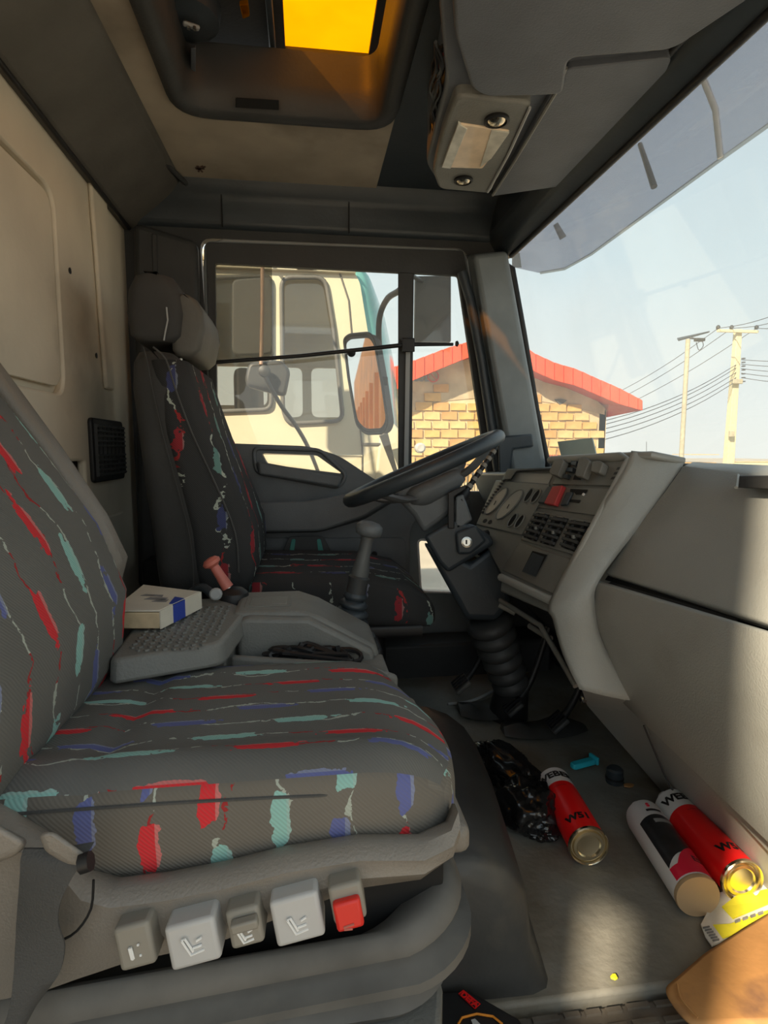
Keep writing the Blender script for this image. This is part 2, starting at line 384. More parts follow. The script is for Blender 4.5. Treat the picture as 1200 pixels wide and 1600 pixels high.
def dup(o, off, parent=None):
    c = o.copy(); C.objects.link(c); c.parent = parent if parent is not None else o.parent
    if parent is None and o.parent is None or parent is None: c.location = V(o.location)+V(off)
    for ch in list(o.children): 
        if ch is c: continue
        k = ch.copy(); C.objects.link(k); k.parent = c
    return c
# ================================================================== CAB SHELL
YW = 1.92          # far side wall, inner face
XR = -.54          # rear wall
def build_shell():
    # floor (rubber mat) with a thickness
    flo = box('floor', (.2, 1.295, -.02), (1.5, 1.26, .04), m_mat, bev=.006); st(flo, 'worn black rubber cab floor with dust and sunlight')
    # door step below the near edge of the floor, with a ribbed tread
    s = box('trim_1', (.2, .295, -.045), (1.5, .73, .06), m_tread, bev=.004); st(s, 'dusty ribbed tread of the near door step')
    bm = bmesh.new()
    for k in range(16):
        y = .652-.022*k
        x = .2
        while x < .9:
            l = random.uniform(.02, .05); bbox(bm, (x+l/2, y+random.uniform(-.001, .001), -.0135), (l, .007, .005)); x += l+.008
    o = obj('tread_rib', bm, m_tread, s); o['kind'] = 'stuff'
    # rear wall with a pressed panel
    rw = sempty('wall_rear', 'cream vinyl rear wall of the cab with pressed panels and holes', 'wall', (XR, 1, 0))
    def W(y, z, d=0): return V((XR+d, y, z))
    pan = [W(*p) for p in ((1.30, .96), (1.30, 1.36), (1.52, 1.36))]
    hole1 = rpoly([V((XR, y, z)) for y, z in ((.75, .86), (1.41, .86), (1.41, 1.30), (.75, 1.30))], .05, 6)
    hole2 = rpoly([V((XR, y, z)) for y, z in ((1.20, .48), (1.505, .48), (1.505, .71), (1.20, .71))], .01, 2)
    plate3('wall_panel', [W(-.05, 0), W(YW+.04, 0), W(YW+.04, 1.5), W(-.05, 1.5)], [hole1, hole2], (-.02, 0, 0), m_rear, rw, bev=.006)
    plate3('pressed_panel', [p+V((-.018, 0, 0)) for p in rpoly([W(.68, .80), W(1.46, .80), W(1.46, 1.36), W(.68, 1.36)], .05)], [], (-.01, 0, 0), m_rear, rw)
    plate3('padded_panel', [p+V((-.001, 0, 0)) for p in rpoly([W(.765, .875), W(1.395, .875), W(1.395, 1.285), W(.765, 1.285)], .045, 6)], [], (-.012, 0, 0), m_rear, rw, bev=.008)
    box('recess_panel', (XR-.03, 1.35, .6), (.01, .42, .34), m_black, rw)
    box('storage_sill', (XR+.012, 1.40, .47), (.03, .40, .02), m_trim, rw)
    for y, z in ((1.475, 1.15), (1.62, .98)): lathe('screw_hole', [(.006, 0), (.0075, .002), (.004, .003)], (XR, y, z), (1, 0, 0), m_black, rw, 10)
    prism('corner_fold', [(1.66, .9), (1.72, .9), (1.74, 1.42), (1.62, 1.42)], 'x', XR, XR+.012, m_rear, rw, .008)
    prism('lower_moulding', [(1.5, .40), (1.75, .40), (1.75, .56), (1.5, .56)], 'x', XR, XR+.012, m_rear, rw, .006)
    # ceiling with hatch opening
    out = [V(p) for p in ((-.40, -.05, 1.54), (.225, -.05, 1.54), (.225, 1.92, 1.54), (-.36, 1.92, 1.54), (-.40, 1.80, 1.54))]
    hole = rpoly([V(p) for p in ((-.275, .93, 1.54), (.2, .93, 1.54), (.2, 1.5, 1.54), (-.275, 1.5, 1.54))], .07, 6)
    ce = plate3('ceiling', out, [hole], (0, 0, .02), m_head); st(ce, 'dusty beige headliner round the roof hatch')
    bm = bmesh.new()
    for k in range(16):
        a = random.uniform(0, 6.28); q = random.uniform(0, .02)
        c = Z(311, 263, 1.539)+V((cos(a)*q, sin(a)*q, 0)); bbox(bm, c, (random.uniform(.004, .012), random.uniform(.003, .01), .003), Matrix.Rotation(a, 3, 'Z'))
    obj('headliner_tear', bm, mat('torn_foam', (.10, .06, .045), .9), ce)['kind'] = 'stuff'
    bm = bmesh.new(); bbox(bm, (.15, .95, 1.68), (1.6, 2.1, .01))  # outer roof skin is in two sheets round the hatch
    bm.free()
    rs = plate3('trim_2', [V((-.62, -.08, 1.66)), V((.9, -.08, 1.66)), V((.9, 1.99, 1.66)), V((-.62, 1.99, 1.66))], [[V((-.26, .95, 1.66)), V((.185, .95, 1.66)), V((.185, 1.48, 1.66)), V((-.26, 1.48, 1.66))]], (0, 0, .012), m_trim); st(rs, 'outer roof sheet of the cab above the headliner')
    # rear corner rail between rear wall and ceiling
    t = prism2('trim_3', [V((-.56, -.05, 1.44)), V((-.53, -.05, 1.44)), V((-.44, -.05, 1.515)), V((-.395, -.05, 1.53)), V((-.395, -.05, 1.56)), V((-.56, -.05, 1.56))],
               [V((-.56, 1.93, 1.40)), V((-.52, 1.93, 1.40)), V((-.43, 1.93, 1.47)), V((-.36, 1.93, 1.53)), V((-.36, 1.93, 1.56)), V((-.56, 1.93, 1.56))], m_rail, bev=.012, seg=3); st(t, 'dark plastic rail along the rear edge of the ceiling')
    tube('rail_edge', [(-.405, .0, 1.528), (-.405, 1.0, 1.528), (-.40, 1.55, 1.528), (-.38, 1.75, 1.528), (-.34, 1.9, 1.527)], .008, m_trim, t, 8, sm=4)
    tube('rail_seal', [(-.532, .0, 1.437), (-.526, 1.0, 1.418), (-.520, 1.90, 1.398)], .006, m_black, t, 8)
    for y in (1.15, 1.40): lathe('trim_clip', [(.009, 0), (.009, .003), (.004, .005)], (-.47, y, 1.488), (.5, 0, -.8), m_trim2, t, 10)
    # far rail above the door
    t = prism('trim_4', [(1.93, 1.56), (1.86, 1.56), (1.868, 1.535), (1.895, 1.50), (1.905, 1.42), (1.93, 1.41)], 'x', -.52, .74, m_trim2, bev=.012, seg=3); st(t, 'dark moulded rail above the driver door')
    for px in (346, 545): 
        a = Y(px, 312, 1.895); box('panel_joint', (a.x, 1.8955, 1.46), (.003, .012, .09), m_hole, t, bev=0)
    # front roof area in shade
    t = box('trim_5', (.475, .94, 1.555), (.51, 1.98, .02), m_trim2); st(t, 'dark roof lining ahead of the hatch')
    # windscreen header beam
    t = prism('trim_6', [(.62, 1.56), (.60, 1.43), (.625, 1.385), (.672, 1.362), (.69, 1.375), (.72, 1.56)], 'y', -.05, 1.93, m_trim2, bev=.01, seg=3); st(t, 'dark header beam along the top of the windscreen')
    tube('header_seal', [(.668, -.05, 1.362), (.668, 1.88, 1.362)], .008, m_black, t, 8)
    tube('header_clip_strip', [(.615, .6, 1.40), (.615, 1.25, 1.40)], .006, m_trim, t, 8)
    # side wall (far) with door opening
    ow = rpoly(YL([(312, 372), (728, 388), (790, 760)], YW)+[V((.66, YW, .02)), V((-.27, YW, .02))], .035)
    outer = [V((XR-.02, YW, -.02)), V((.88, YW, -.02)), V((.875, YW, .70)), V((.815, YW, .70)), V((.662, YW, 1.36)), V((.72, YW, 1.56)), V((XR-.02, YW, 1.56))]
    wl = plate3('wall_left', outer, [ow], (0, .03, 0), m_trim); st(wl, 'dark side wall round the driver door opening')
    tube('door_weatherstrip', [p+V((0, -.004, 0)) for p in YL([(334, 890), (331, 690), (322, 410), (330, 385), (350, 378), (712, 393), (728, 405)], YW)], .008, m_sealw, wl, 8)
    # B pillar belt tower, left of the door
    prism('pillar_cover', [(-.535, .3), (-.33, .3), (-.318, 1.36), (-.47, 1.40), (-.5, 1.40)], 'y', 1.86, YW, m_trim, wl, .02, 3)
    prism('pillar_rib', [(-.46, .3), (-.445, .3), (-.43, 1.37), (-.445, 1.37)], 'y', 1.852, 1.87, m_trim, wl, .004)
    tube('belt_run', [Y(303, 600, 1.80), Y(345, 720, 1.76), Y(372, 830, 1.70)], .012, m_black, wl, 8, sq=(.15, 1.6))
    # A pillar trim
    ap = prism2('trim_7', YL([(728, 398), (792, 392), (852, 722), (848, 768), (792, 772)], 1.90), YL([(740, 398), (792, 392), (852, 722), (848, 768), (806, 772)], 1.80), m_metal, bev=.014, seg=3); st(ap, 'grey windscreen pillar beside the driver door')
    tube('pillar_edge', YL([(722, 425), (735, 470), (752, 560), (782, 760)], 1.85), .016, m_trim2, ap, 10)
    tube('screen_seal', YL([(786, 412), (800, 420), (818, 520), (838, 640), (858, 735)], 1.86), .011, m_black, ap, 8)
    g = prism2('pillar_grip', YL([(778, 682), (832, 678), (834, 698), (802, 702), (796, 745), (780, 748)], 1.84), YL([(778, 682), (832, 678), (834, 698), (802, 702), (796, 745), (780, 748)], 1.78), m_trim2, ap, .006)
    # windscreen
    win = sempty('window_1', 'large windscreen with faint dust film', 'windscreen', (.75, .95, .7))
    prism2('windscreen_glass', [V((.822, -.05, .69)), V((.672, -.05, 1.365)), V((.672, 1.93, 1.365)), V((.822, 1.93, .69))], [V((.827, -.05, .69)), V((.677, -.05, 1.365)), V((.677, 1.93, 1.365)), V((.827, 1.93, .69))], m_wind, win, 0)
    tube('lower_seal', [(.815, -.05, .70), (.815, 1.92, .70)], .008, m_black, win)
    # near side: rear pillar beside the open door the photo is taken through
    nw = prism('wall_right', [(-.62, -1.1), (-.9, -1.1), (-.9, 1.66), (-.50, 1.66), (-.52, 1.30), (-.54, 0), (-.54, -1.1)], 'y', -.06, -.02, m_trim, bev=.01); st(nw, 'near side pillar behind the open door')
    dn = plate3('sun_blocker_panel', [V((-2.0, -1.0, .6)), V((-.968, -1.0, .6)), V((-.968, -1.0, 2.6)), V((-2.0, -1.0, 2.6))], [[V((-1.243, -1.0, 1.69)), V((-1.165, -1.0, 1.47)), V((-1.085, -1.0, 1.50)), V((-1.11, -1.0, 1.62))]], (0, -.05, 0), m_trim); st(dn, 'unseen slit panel added outside the near doorway to shape the sunlight')  # added unseen panel; its edge and slit shape the sun on floor and dash
    nh = box('trim_8', (.2, -.04, 1.6), (1.4, .06, .14), m_trim); st(nh, 'roof rail above the open near door')
    fp = box('trim_9', (.86, .94, .32), (.04, 1.98, .74), m_trim); st(fp, 'front bulkhead below the windscreen')
build_shell()
# ================================================================== DRIVER DOOR
def build_door():
    d = sempty('door_1', 'driver door with dark panel, window and armrest', 'door', (.1, 1.9, 0))
    y0 = 1.905
    glass_hole = rpoly(YL([(332, 409), (722, 426), (778, 768), (700, 768), (590, 760), (545, 765), (400, 745), (341, 745)], y0), .015, 3)
    kerb = rpoly(YL([(652, 842), (712, 848), (722, 926), (657, 924)], y0), .02, 4)
    slot = rpoly(YL([(402, 704), (496, 708), (545, 742), (420, 730)], y0), .012, 3)
    outer = rpoly(YL([(318, 376), (726, 391), (794, 768), (800, 1075), (338, 1110)], y0), .03)
    plate3('door_frame', outer, [glass_hole, kerb], (0, .03, 0), m_metal, d)
    plate3('window_frame', rpoly(YL([(322, 378), (724, 392), (790, 762), (775, 770), (765, 765), (716, 430), (336, 411), (340, 700), (330, 700)], y0-.012), .008, 2), [], (0, .02, 0), m_trim, d, bev=.003)
    plate3('window_glass', [p+V((0, .02, 0)) for p in YL([(326, 400), (728, 418), (782, 772), (700, 775), (585, 760), (345, 790)], y0)], [], (0, .004, 0), m_glass, d)
    plate3('kerb_window', [p+V((0, .02, 0)) for p in YL([(648, 836), (718, 842), (728, 930), (650, 930)], y0)], [], (0, .004, 0), m_glass, d)
    tube('kerb_window_seal', [p+V((0, -.006, 0)) for p in kerb], .004, m_white, d, 8, closed=True)
    # quarter light post
    prism2('window_post', YL([(622, 410), (647, 412), (643, 740), (622, 740)], 1.90), YL([(622, 410), (647, 412), (643, 740), (622, 740)], 1.93), m_trim, d, .004)
    prism2('post_channel', YL([(634, 545), (641, 545), (638, 735), (631, 735)], 1.89), YL([(634, 545), (641, 545), (638, 735), (631, 735)], 1.902), m_sealw, d, .001)
    # panel
    ph = rpoly(YL([(408, 708), (494, 711), (536, 741), (418, 726)], 1.85), .010, 3)
    pan = rpoly(YL([(342, 692), (482, 697), (530, 712), (590, 752), (640, 768), (735, 772), (735, 800), (652, 806), (640, 830), (640, 1010), (344, 1040)], 1.85), .03, 4)
    plate3('door_panel', pan, [ph], (0, .05, 0), m_doorp, d, bev=.006)
    # pull handle surround: raised lip
    lip = rpoly(YL([(396, 700), (500, 703), (542, 742), (530, 762), (400, 738)], 1.846), .022, 5)
    tube('handle_surround', lip, .0065, m_doorp, d, 8, closed=True)
    prism2('pull_handle', YL([(402, 722), (534, 748), (530, 762), (404, 738)], 1.85), YL([(402, 720), (534, 744), (530, 762), (404, 742)], 1.815), m_doorp, d, .008, 3)
    # armrest
    A = YL([(378, 788), (480, 786), (560, 770), (620, 762), (622, 780), (570, 812), (500, 832), (386, 834)], 1.85)
    B = YL([(376, 786), (480, 783), (560, 768), (620, 762), (620, 776), (568, 808), (500, 830), (382, 832)], 1.77)
    prism2('armrest', rpoly(A, .02), rpoly(B, .02), m_doorp, d, .010, 3)
    # lower pocket panel with rounded outline
    pk = rpoly(YL([(390, 840), (634, 840), (634, 960), (390, 960)], 1.845), .03, 5)
    plate3('pocket_panel', pk, [], (0, -.008, 0), m_doorp, d, bev=.004)
    lathe('speaker_screw', [(.010, 0), (.008, .004), (.003, .004)], Y(585, 866, 1.837), (0, -1, 0), m_black, d, 14)
    tube('lock_knob', [Y(350, 688, 1.86), Y(340, 688, 1.82)], .006, m_black, d)
    # mesh sun shade with its bar
    s = thing('window_sunshade', 'smoky mesh sunshade pulled down behind a thin black bar in the driver window', 'sunshade', (0, 1.87, 1))
    prism2('shade_sheet', YL([(336, 412), (425, 416), (425, 556), (338, 566)], 1.885), YL([(336, 412), (425, 416), (425, 556), (338, 566)], 1.887), m_shade, s, 0)
    tube('shade_bar', [Y(338, 566, 1.87), Y(470, 556, 1.87), Y(640, 538, 1.87), Y(708, 538, 1.87)], [.006, .006, .007, .005], m_black, s, 8)
    lathe('bar_knob', [(.008, 0), (.010, .006), (.004, .01)], Y(712, 537, 1.87), (1, 0, 0), m_black, s, 10)
    prism2('bar_bracket', YL([(628, 528), (648, 528), (648, 550), (628, 550)], 1.862), YL([(628, 528), (648, 528), (648, 550), (628, 550)], 1.89), m_black, s, .003)
    lathe('suction_cup', [(.014, 0), (.012, .004), (.004, .01)], Y(549, 551, 1.885), (0, -1, 0), m_black, s, 14)
    # bag leaning on the door
    b = thing('striped_cushion', 'small dark cushion with teal and red stripes leaning on the driver door', 'cushion', Y(480, 905, 1.78))
    def quad(nm, pts, ya, yb, mt): prism2(nm, rpoly(YL(pts, ya), .01, 3), rpoly(YL(pts, yb), .01, 3), mt, b, .005)
    quad('cushion_body', [(452, 838), (505, 838), (522, 870), (545, 905), (425, 905), (438, 870)], 1.83, 1.80, m_trim)
    for side in (0, 1):
        f = (lambda x: 957-x) if side else (lambda x: x)
        quad('teal_stripe', [(f(456), 842), (f(462), 842), (f(455), 903), (f(442), 903)], 1.798, 1.795, mat('teal_cloth', (.07, .26, .23), .9))
        quad('red_stripe', [(f(441), 865), (f(447), 862), (f(440), 903), (f(427), 903)], 1.798, 1.795, mat('red_cloth', (.45, .03, .04), .9))
    # bottle
    q = Y(640, 985, 1.60)
    bo = thing('water_bottle', 'clear plastic water bottle with a blue cap by the driver seat', 'bottle', q)
    lathe('bottle_body', [(.022, 0), (.026, .005), (.024, .04), (.026, .05), (.024, .08), (.020, .10), (.010, .115), (.010, .122)], q, (.05, 0, 1), m_bottle, bo, 16)
    lathe('bottle_cap', [(.013, .120), (.013, .135), (.011, .137)], q, (.05, 0, 1), m_blue, bo, 14)
build_door()
# ================================================================== ROOF HATCH
def build_hatch():
    h = thing('roof_hatch', 'roof hatch with dark frame and glowing yellow glazing', 'hatch', (-.04, 1.2, 1.54))
    def loop(x0, y0, x1, y1, z, r=.07): return rpoly([V((x0, y0, z)), V((x1, y0, z)), V((x1, y1, z)), V((x0, y1, z))], r, 6)
    loft('hatch_frame', [loop(-.305, .90, .23, 1.53, 1.541, .09), loop(-.30, .905, .225, 1.525, 1.528, .09), loop(-.285, .92, .21, 1.51, 1.524, .08), loop(-.262, .945, .187, 1.487, 1.532, .06), loop(-.258, .95, .183, 1.483, 1.60, .055), loop(-.25, .955, .178, 1.478, 1.668, .05)], m_trim, h, caps=False, angle=40)
    # lid: dark field with the yellow pane set in its front part
    x445 = Z(445, 60, 1.70).x; x598 = .165; yf = Z(520, 108, 1.70).y
    bm = bmesh.new()
    for (xa, ya, xb, yb) in ((-.30, .88, x445, 1.53), (x445, yf, .23, 1.53), (x598, .88, .23, yf)): bbox(bm, ((xa+xb)/2, (ya+yb)/2, 1.705), (xb-xa, yb-ya, .01))
    lid = obj('hatch_lid', bm, m_trim, h)
    gl = [V((x445-.01, .885, 1.712)), V((x598+.01, .885, 1.712)), V((x598+.01, yf+.01, 1.712)), V((x445-.01, yf+.01, 1.712))]
    prism2('yellow_glazing', gl, [p+V((0, 0, .004)) for p in gl], m_yglass, h, 0)
    prism2('inner_liner', [Z(240, 130, 1.62), Z(585, 150, 1.62), Z(585, 165, 1.60), Z(260, 158, 1.60)], [Z(240, 110, 1.69), Z(585, 118, 1.69), Z(585, 130, 1.69), Z(260, 128, 1.69)], m_console, h, .003)
    prism2('catch_recess', [Z(368, 152, 1.535), Z(436, 156, 1.535), Z(436, 172, 1.53), Z(368, 168, 1.53)], [Z(368, 152, 1.55), Z(436, 156, 1.55), Z(436, 172, 1.545), Z(368, 168, 1.545)], m_hole, h, .002)
    c = Z(290, 40, 1.64)
    lathe('motor_housing', [(.075, .0), (.07, -.03), (.05, -.04), (.02, -.042)], (c.x, c.y, 1.68), (0, 0, 1), m_trim2, h, 28)
    lt = box('latch', c+V((.015, -.02, -.012)), (.035, .014, .008), m_sealw, h, Matrix.Rotation(.4, 3, 'Z'))
    for k in (0, .012): lathe('latch_pin', [(.004, 0), (.004, -.006)], c+V((.01+k, -.022, -.015)), (0, 0, 1), m_steel, lt, 8)
    c = Z(382, 20, 1.66); prism2('amber_reflection_piece', [c+V((-.008, -.02, 0)), c+V((.010, -.025, .0)), c+V((.010, .01, 0)), c+V((-.006, .02, 0))], [c+V((-.008, -.02, .01)), c+V((.010, -.025, .01)), c+V((.010, .01, .01)), c+V((-.006, .02, .01))], m_yglass, h, .002)  # solid yellow piece standing in for a small reflection
    prism2('stay_arm', [Z(298, 75, 1.60), Z(306, 75, 1.60), Z(306, 120, 1.60), Z(298, 118, 1.60)], [Z(298, 70, 1.63), Z(306, 70, 1.63), Z(306, 112, 1.63), Z(298, 110, 1.63)], m_console, h, .002)
    box('lid_rib', Z(425, 60, 1.685), (.015, .30, .02), m_trim2, h)
build_hatch()
# ================================================================== OVERHEAD CONSOLE
def build_overhead():
    o = thing('overhead_console', 'dark grey overhead shelf console above the windscreen with reading lamps', 'console', (.4, 1, 1.38))
    def pl(pts, z): return [Z(a, b, z) for a, b in pts]
    base = [V((.19, -.05)), V((.56, -.05)), V((.58, .9)), V((.58, 1.18)), V((.47, 1.47)), V((.34, 1.50)), V((.285, 1.40)), V((.26, 1.10)), V((.20, .9))]
    prism('console_body', [tuple(p) for p in rpoly(base, .03, 3)], 'z', 1.40, 1.555, m_console, o, .012, 3)
    # near, deeper section
    a = rpoly(pl([(704, -80), (712, 60), (738, 140), (760, 152), (848, 150), (880, 148), (888, 92), (1040, 80), (1062, 72), (1200, -20), (1260, -80)], 1.372), .018, 4)
    prism2('storage_lid', [V((p.x, p.y, 1.372)) for p in a], [V((p.x*.99, p.y*1.01, 1.405)) for p in a], m_console, o, .010, 3)
    # far flap of the console, smooth plate with a bright edge
    f = rpoly(pl([(884, 108), (1050, 90), (1040, 115), (900, 288), (768, 307), (795, 262)], 1.388), .012, 3)
    prism2('front_flap', f, [V((p.x, p.y, 1.42)) for p in f], m_console, o, .006, 3)
    tube('flap_edge', pl([(884, 106), (868, 145), (805, 250), (770, 305)], 1.386), .0035, m_grey, o, 6)
    # lamp module
    mfr = rpoly(pl([(712, 150), (832, 162), (766, 303), (686, 296), (676, 270), (690, 210)], 1.378), .02, 4)
    lm = prism2('reading_lamp_unit', mfr, [V((p.x, p.y, 1.43)) for p in mfr], m_grey, o, .008, 3)
    le = rpoly(pl([(716, 194), (797, 206), (754, 264), (690, 262)], 1.374), .006, 2)
    prism2('lamp_lens', le, [V((p.x, p.y, 1.383)) for p in le], m_lens, lm, .002)
    l2 = pl([(716, 194), (730, 202), (704, 264), (690, 262)], 1.372)
    prism2('lens_strip', l2, [V((p.x, p.y, 1.38)) for p in l2], m_lensc, lm, .001)
    l2 = pl([(768, 204), (796, 208), (768, 248), (750, 262)], 1.372)
    prism2('lens_corner', l2, [V((p.x, p.y, 1.38)) for p in l2], m_lensc, lm, .001)
    for px, py, r in ((776, 187, .024), (724, 281, .022)):
        c = Z(px, py, 1.377)
        k = lathe('spotlight', [(r, .002), (r*1.05, -.004), (r*.85, -.006), (r*.8, 0)], c, (0, 0, 1), m_black, lm, 20)
        lathe('bulb_reflector', [(r*.8, -.002), (r*.55, -.007), (r*.2, -.009)], c, (0, 0, 1), m_spot, k, 16)
    tube('lamp_edge', pl([(828, 168), (795, 240), (762, 300)], 1.376), .003, m_sealw, lm, 6)
    # cargo net hanging on the rear face of the shelf
    n = thing('cargo_net', 'tangled black net of dark odds and ends on the rear of the overhead shelf', 'net', (.26, 1.2, 1.42))
    for k in range(9):
        pts = []
        for j in range(6):
            t = j/5; py = lerp(70, 245, t)+random.uniform(-6, 6); pts.append(P(lerp(690, 688, t)+random.uniform(-10, 8)-8*sin(t*3), py, 'z', random.uniform(1.40, 1.44)))
        tube('net_cord', pts, .003, m_black, n, 5, sm=3)
    tube('red_cord', [Z(692, 85, 1.42), Z(686, 110, 1.42), Z(682, 140, 1.415)], .003, mat('maroon_cord', (.2, .02, .02)), n, 5, sm=3)
build_overhead()
# ================================================================== SUN VISOR OUTSIDE
def build_visor():
    v = thing('exterior_sun_visor', 'smoked exterior sun visor across the top of the windscreen', 'visor', (.95, 1.2, 1.4))
    def panel(nm, ys, zb):
        lo = []
        secs = []
        for y, z in zip(ys, zb):
            xo = .95 if y < 2.0 else .95-.5*(y-2.0)
            secs.append([V((xo, y, z)), V((xo-.02, y, z+.10)), V((xo-.09, y, 1.62)), V((xo-.093, y, 1.616)), V((xo-.025, y, z+.10)), V((xo-.005, y, z))])
        return loft(nm, secs, m_visor, v, smooth=False)
    panel('visor_panel', [-.1, .4, .8, 1.275], [1.405, 1.405, 1.405, 1.402])
    panel('visor_panel', [1.285, 1.6, 1.9, 2.05, 2.15, 2.25], [1.400, 1.392, 1.385, 1.382, 1.395, 1.44])
    tube('visor_edge', [(.952, -.1, 1.405), (.952, .8, 1.405), (.952, 1.278, 1.40), (.952, 1.6, 1.392), (.952, 1.9, 1.385), (.93, 2.05, 1.382), (.88, 2.15, 1.395)], .005, m_shade, v, 6)
    tube('joint_strip', [(.945, 1.28, 1.398), (.925, 1.28, 1.50), (.87, 1.28, 1.60)], .007, m_white, v, 8)
    for px, py, px2, py2 in ((1000, 225, 1022, 292), (868, 350, 880, 372)):
        a = X(px, py, .90); b = X(px2, py2, .93); tube('visor_bracket', [a, b], [.010, .014], m_mirb, v, 8, sq=(1, .6))
    prism2('visor_end_cap', [X(800, 395, .80), X(812, 395, .80), X(815, 418, .80), X(800, 418, .80)], [X(800, 395, .81), X(812, 395, .81), X(815, 418, .81), X(800, 418, .81)], m_mirb, v, .001)
build_visor()
# ================================================================== SEATS
def sec(cx, hy0, hy1, front, back, z, tilt, r=.05, n=6, crown=.0):
    """closed rounded rectangle cross-section of a backrest; local axes: across = y, thickness along dir"""
    pts = []
    for a, b in rr(-back, hy0, front, hy1, r, n):
        s = (b-hy0)/(hy1-hy0)*2-1
        bulge = crown*(1-s*s) if a > 0 else 0
        pts.append(V((max(cx+(a+bulge)*cos(tilt), -.533+(a+back)*.02), b, z+(a+bulge)*sin(tilt))))
    return pts
def build_passenger():
    s = thing('passenger_seat', 'large near passenger seat in grey fabric with red, teal and blue dashes', 'seat', (-.1, .75, .16))
    # ---- cushion: heightfield top with rounded rim
    x0, x1, y0, y1 = -.52, .168, .548, .93
    NX, NY = 34, 26; loops = []
    def edge(t): return (1-abs(2*t-1)**7)
    bm = bmesh.new(); grid = []
    for i in range(NX+1):
        row = []
        for j in range(NY+1):
            u = i/NX; v = j/NY
            x = lerp(x0, x1, u); 
            # near edge bows slightly, front corners rounded
            fr = max(0, (u-.80)/.20); ins = .060*fr**3
            ya = y0+ins*.45; yb = y1-.002-ins*1.15
            y = lerp(ya, yb, v)
            xx = x - .03*(abs(2*v-1)**3)*fr
            z = .385+.022*(1-(2*v-1)**2)
            z -= .03*max(0, abs(2*v-1)-.9)**1*2
            z -= .045*fr**3
            z += .032*(1-v)**2.5
            z += .012*math.exp(-((y-y0-.035)/.03)**2) + .010*math.exp(-((y-y1+.05)/.04)**2)
            z -= .008*math.exp(-((x+.22)/.012)**2)*(1 if .12 < v < .9 else .3)
            row.append(bm.verts.new((xx, y, z)))
        grid.append(row)
    ul = bm.loops.layers.uv.new('UVMap')
    def F(vs, mi=0):
        f = bm.faces.new(vs); f.material_index = mi; return f
    for i in range(NX):
        for j in range(NY): F((grid[i][j], grid[i+1][j], grid[i+1][j+1], grid[i][j+1]))
    # rim going down
    rim = [grid[i][0] for i in range(NX+1)]+[grid[NX][j] for j in range(1, NY+1)]+[grid[i][NY] for i in range(NX-1, -1, -1)]+[grid[0][j] for j in range(NY-1, 0, -1)]
    c = V((-.18, .74, 0)); prev = rim
    nside = []
    for k, (out, dz) in enumerate(((.005, -.006), (.008, -.024), (.009, -.05), (.005, -.08), (-.008, -.115))):
        cur = []
        for q in rim:
            d = V((0, 0, 0))
            if q.co.y < y0+.06: d.y -= 1
            if q.co.y > y1-.07: d.y += 1
            if q.co.x > x1-.035: d.x += 1
            if d.length > 0: d.normalize()
            cur.append(bm.verts.new(q.co+d*out+V((0, 0, dz))))
        for a in range(len(rim)):
            b = (a+1) % len(rim); f = F((prev[a], prev[b], cur[b], cur[a]), 1); nside.append(f)
        prev = cur
    F(prev, 1)
    bm.normal_update()
    for f in bm.faces:
        for l in f.loops:
            p = l.vert.co
            if f.material_index == 0: l[ul].uv = (p.y*1.15, p.x)
            else:
                l[ul].uv = (p.x+p.y*.0, p.z) if abs(f.normal.y) > abs(f.normal.x) else (p.y, p.z)
    cu = obj('seat_cushion', bm, [m_fab, m_fabs], s, smooth=True)
    tube('cushion_piping', [q+V((0, -.009, -.006)) for q in [V((lerp(-.5, .11, t/12), .5505+(.02*max(0, t/12-.85)/.15), .409-.012*(t/12)**4)) for t in range(13)]], .0018, m_belt, cu, 6)
    # ---- backrest
    secs = []
    lean = radians(34)
    pts = [(-.315, .375, .10), (-.285, .43, .105), (-.268, .50, .11), (-.305, .60, .11), (-.367, .70, .105), (-.442, .815, .095), (-.52, .94, .08), (-.56, 1.0, .06)]
    for i, (x, z, th) in enumerate(pts):
        hy1 = .915+.012*sin(i*.6) - (.03 if i == 0 else 0) - (.05 if i > 6 else 0); hy0 = .44
        secs.append(sec(x-.06, hy0, hy1, .06, th-.04, z, radians(28) if i > 1 else 0, .035, 6, .012))
    def uvb(p, n): return (p.y, sqrt((p.x+.3)**2+(p.z-.4)**2)*(1 if p.z > .4 else -1))
    bk = loft('backrest', secs, m_fabb, s, uvf=uvb)
    secs = []
    for i, (x, z, th) in enumerate([(-.315, .500, .02), (-.285, .55, .04), (-.308, .62, .045), (-.372, .73, .045), (-.448, .85, .04), (-.50, .93, .04)]):
        secs.append(sec(x-.080, .42, .965, .02, th*.6, z, radians(28), .02, 4))
    loft('back_shell', secs, m_seatp, s, angle=50)
    secs = []
    for i, (x, z, th) in enumerate([(-.325, .480, .02), (-.295, .500, .04), (-.280, .55, .045), (-.308, .62, .045), (-.372, .73, .045), (-.448, .85, .04), (-.50, .93, .04)]):
        secs.append(sec(x-.038, .936, .985, .030, th, z, radians(28), .014, 4))
    sh = loft('shell_rim', secs, m_seatp, s, angle=50)
    for (px, py) in ((30, 640), (52, 680), (92, 742), (120, 786), (158, 845)):
        box('shell_slot', Y(px, py, .9865), (.010, .003, .004), m_black, sh, Matrix.Rotation(.9, 3, 'Y'), bev=0)
    box('belt_guide', Y(8, 612, .965), (.05, .03, .03), m_seatp, s, Matrix.Rotation(.9, 3, 'Y'), .006)
    # ---- plastic shroud on the near side and front
    top = [(-60, 1262), (0, 1288), (60, 1312), (112, 1348), (138, 1382), (180, 1394), (260, 1384), (350, 1366), (450, 1340), (560, 1322), (660, 1322), (716, 1316), (731, 1300)]
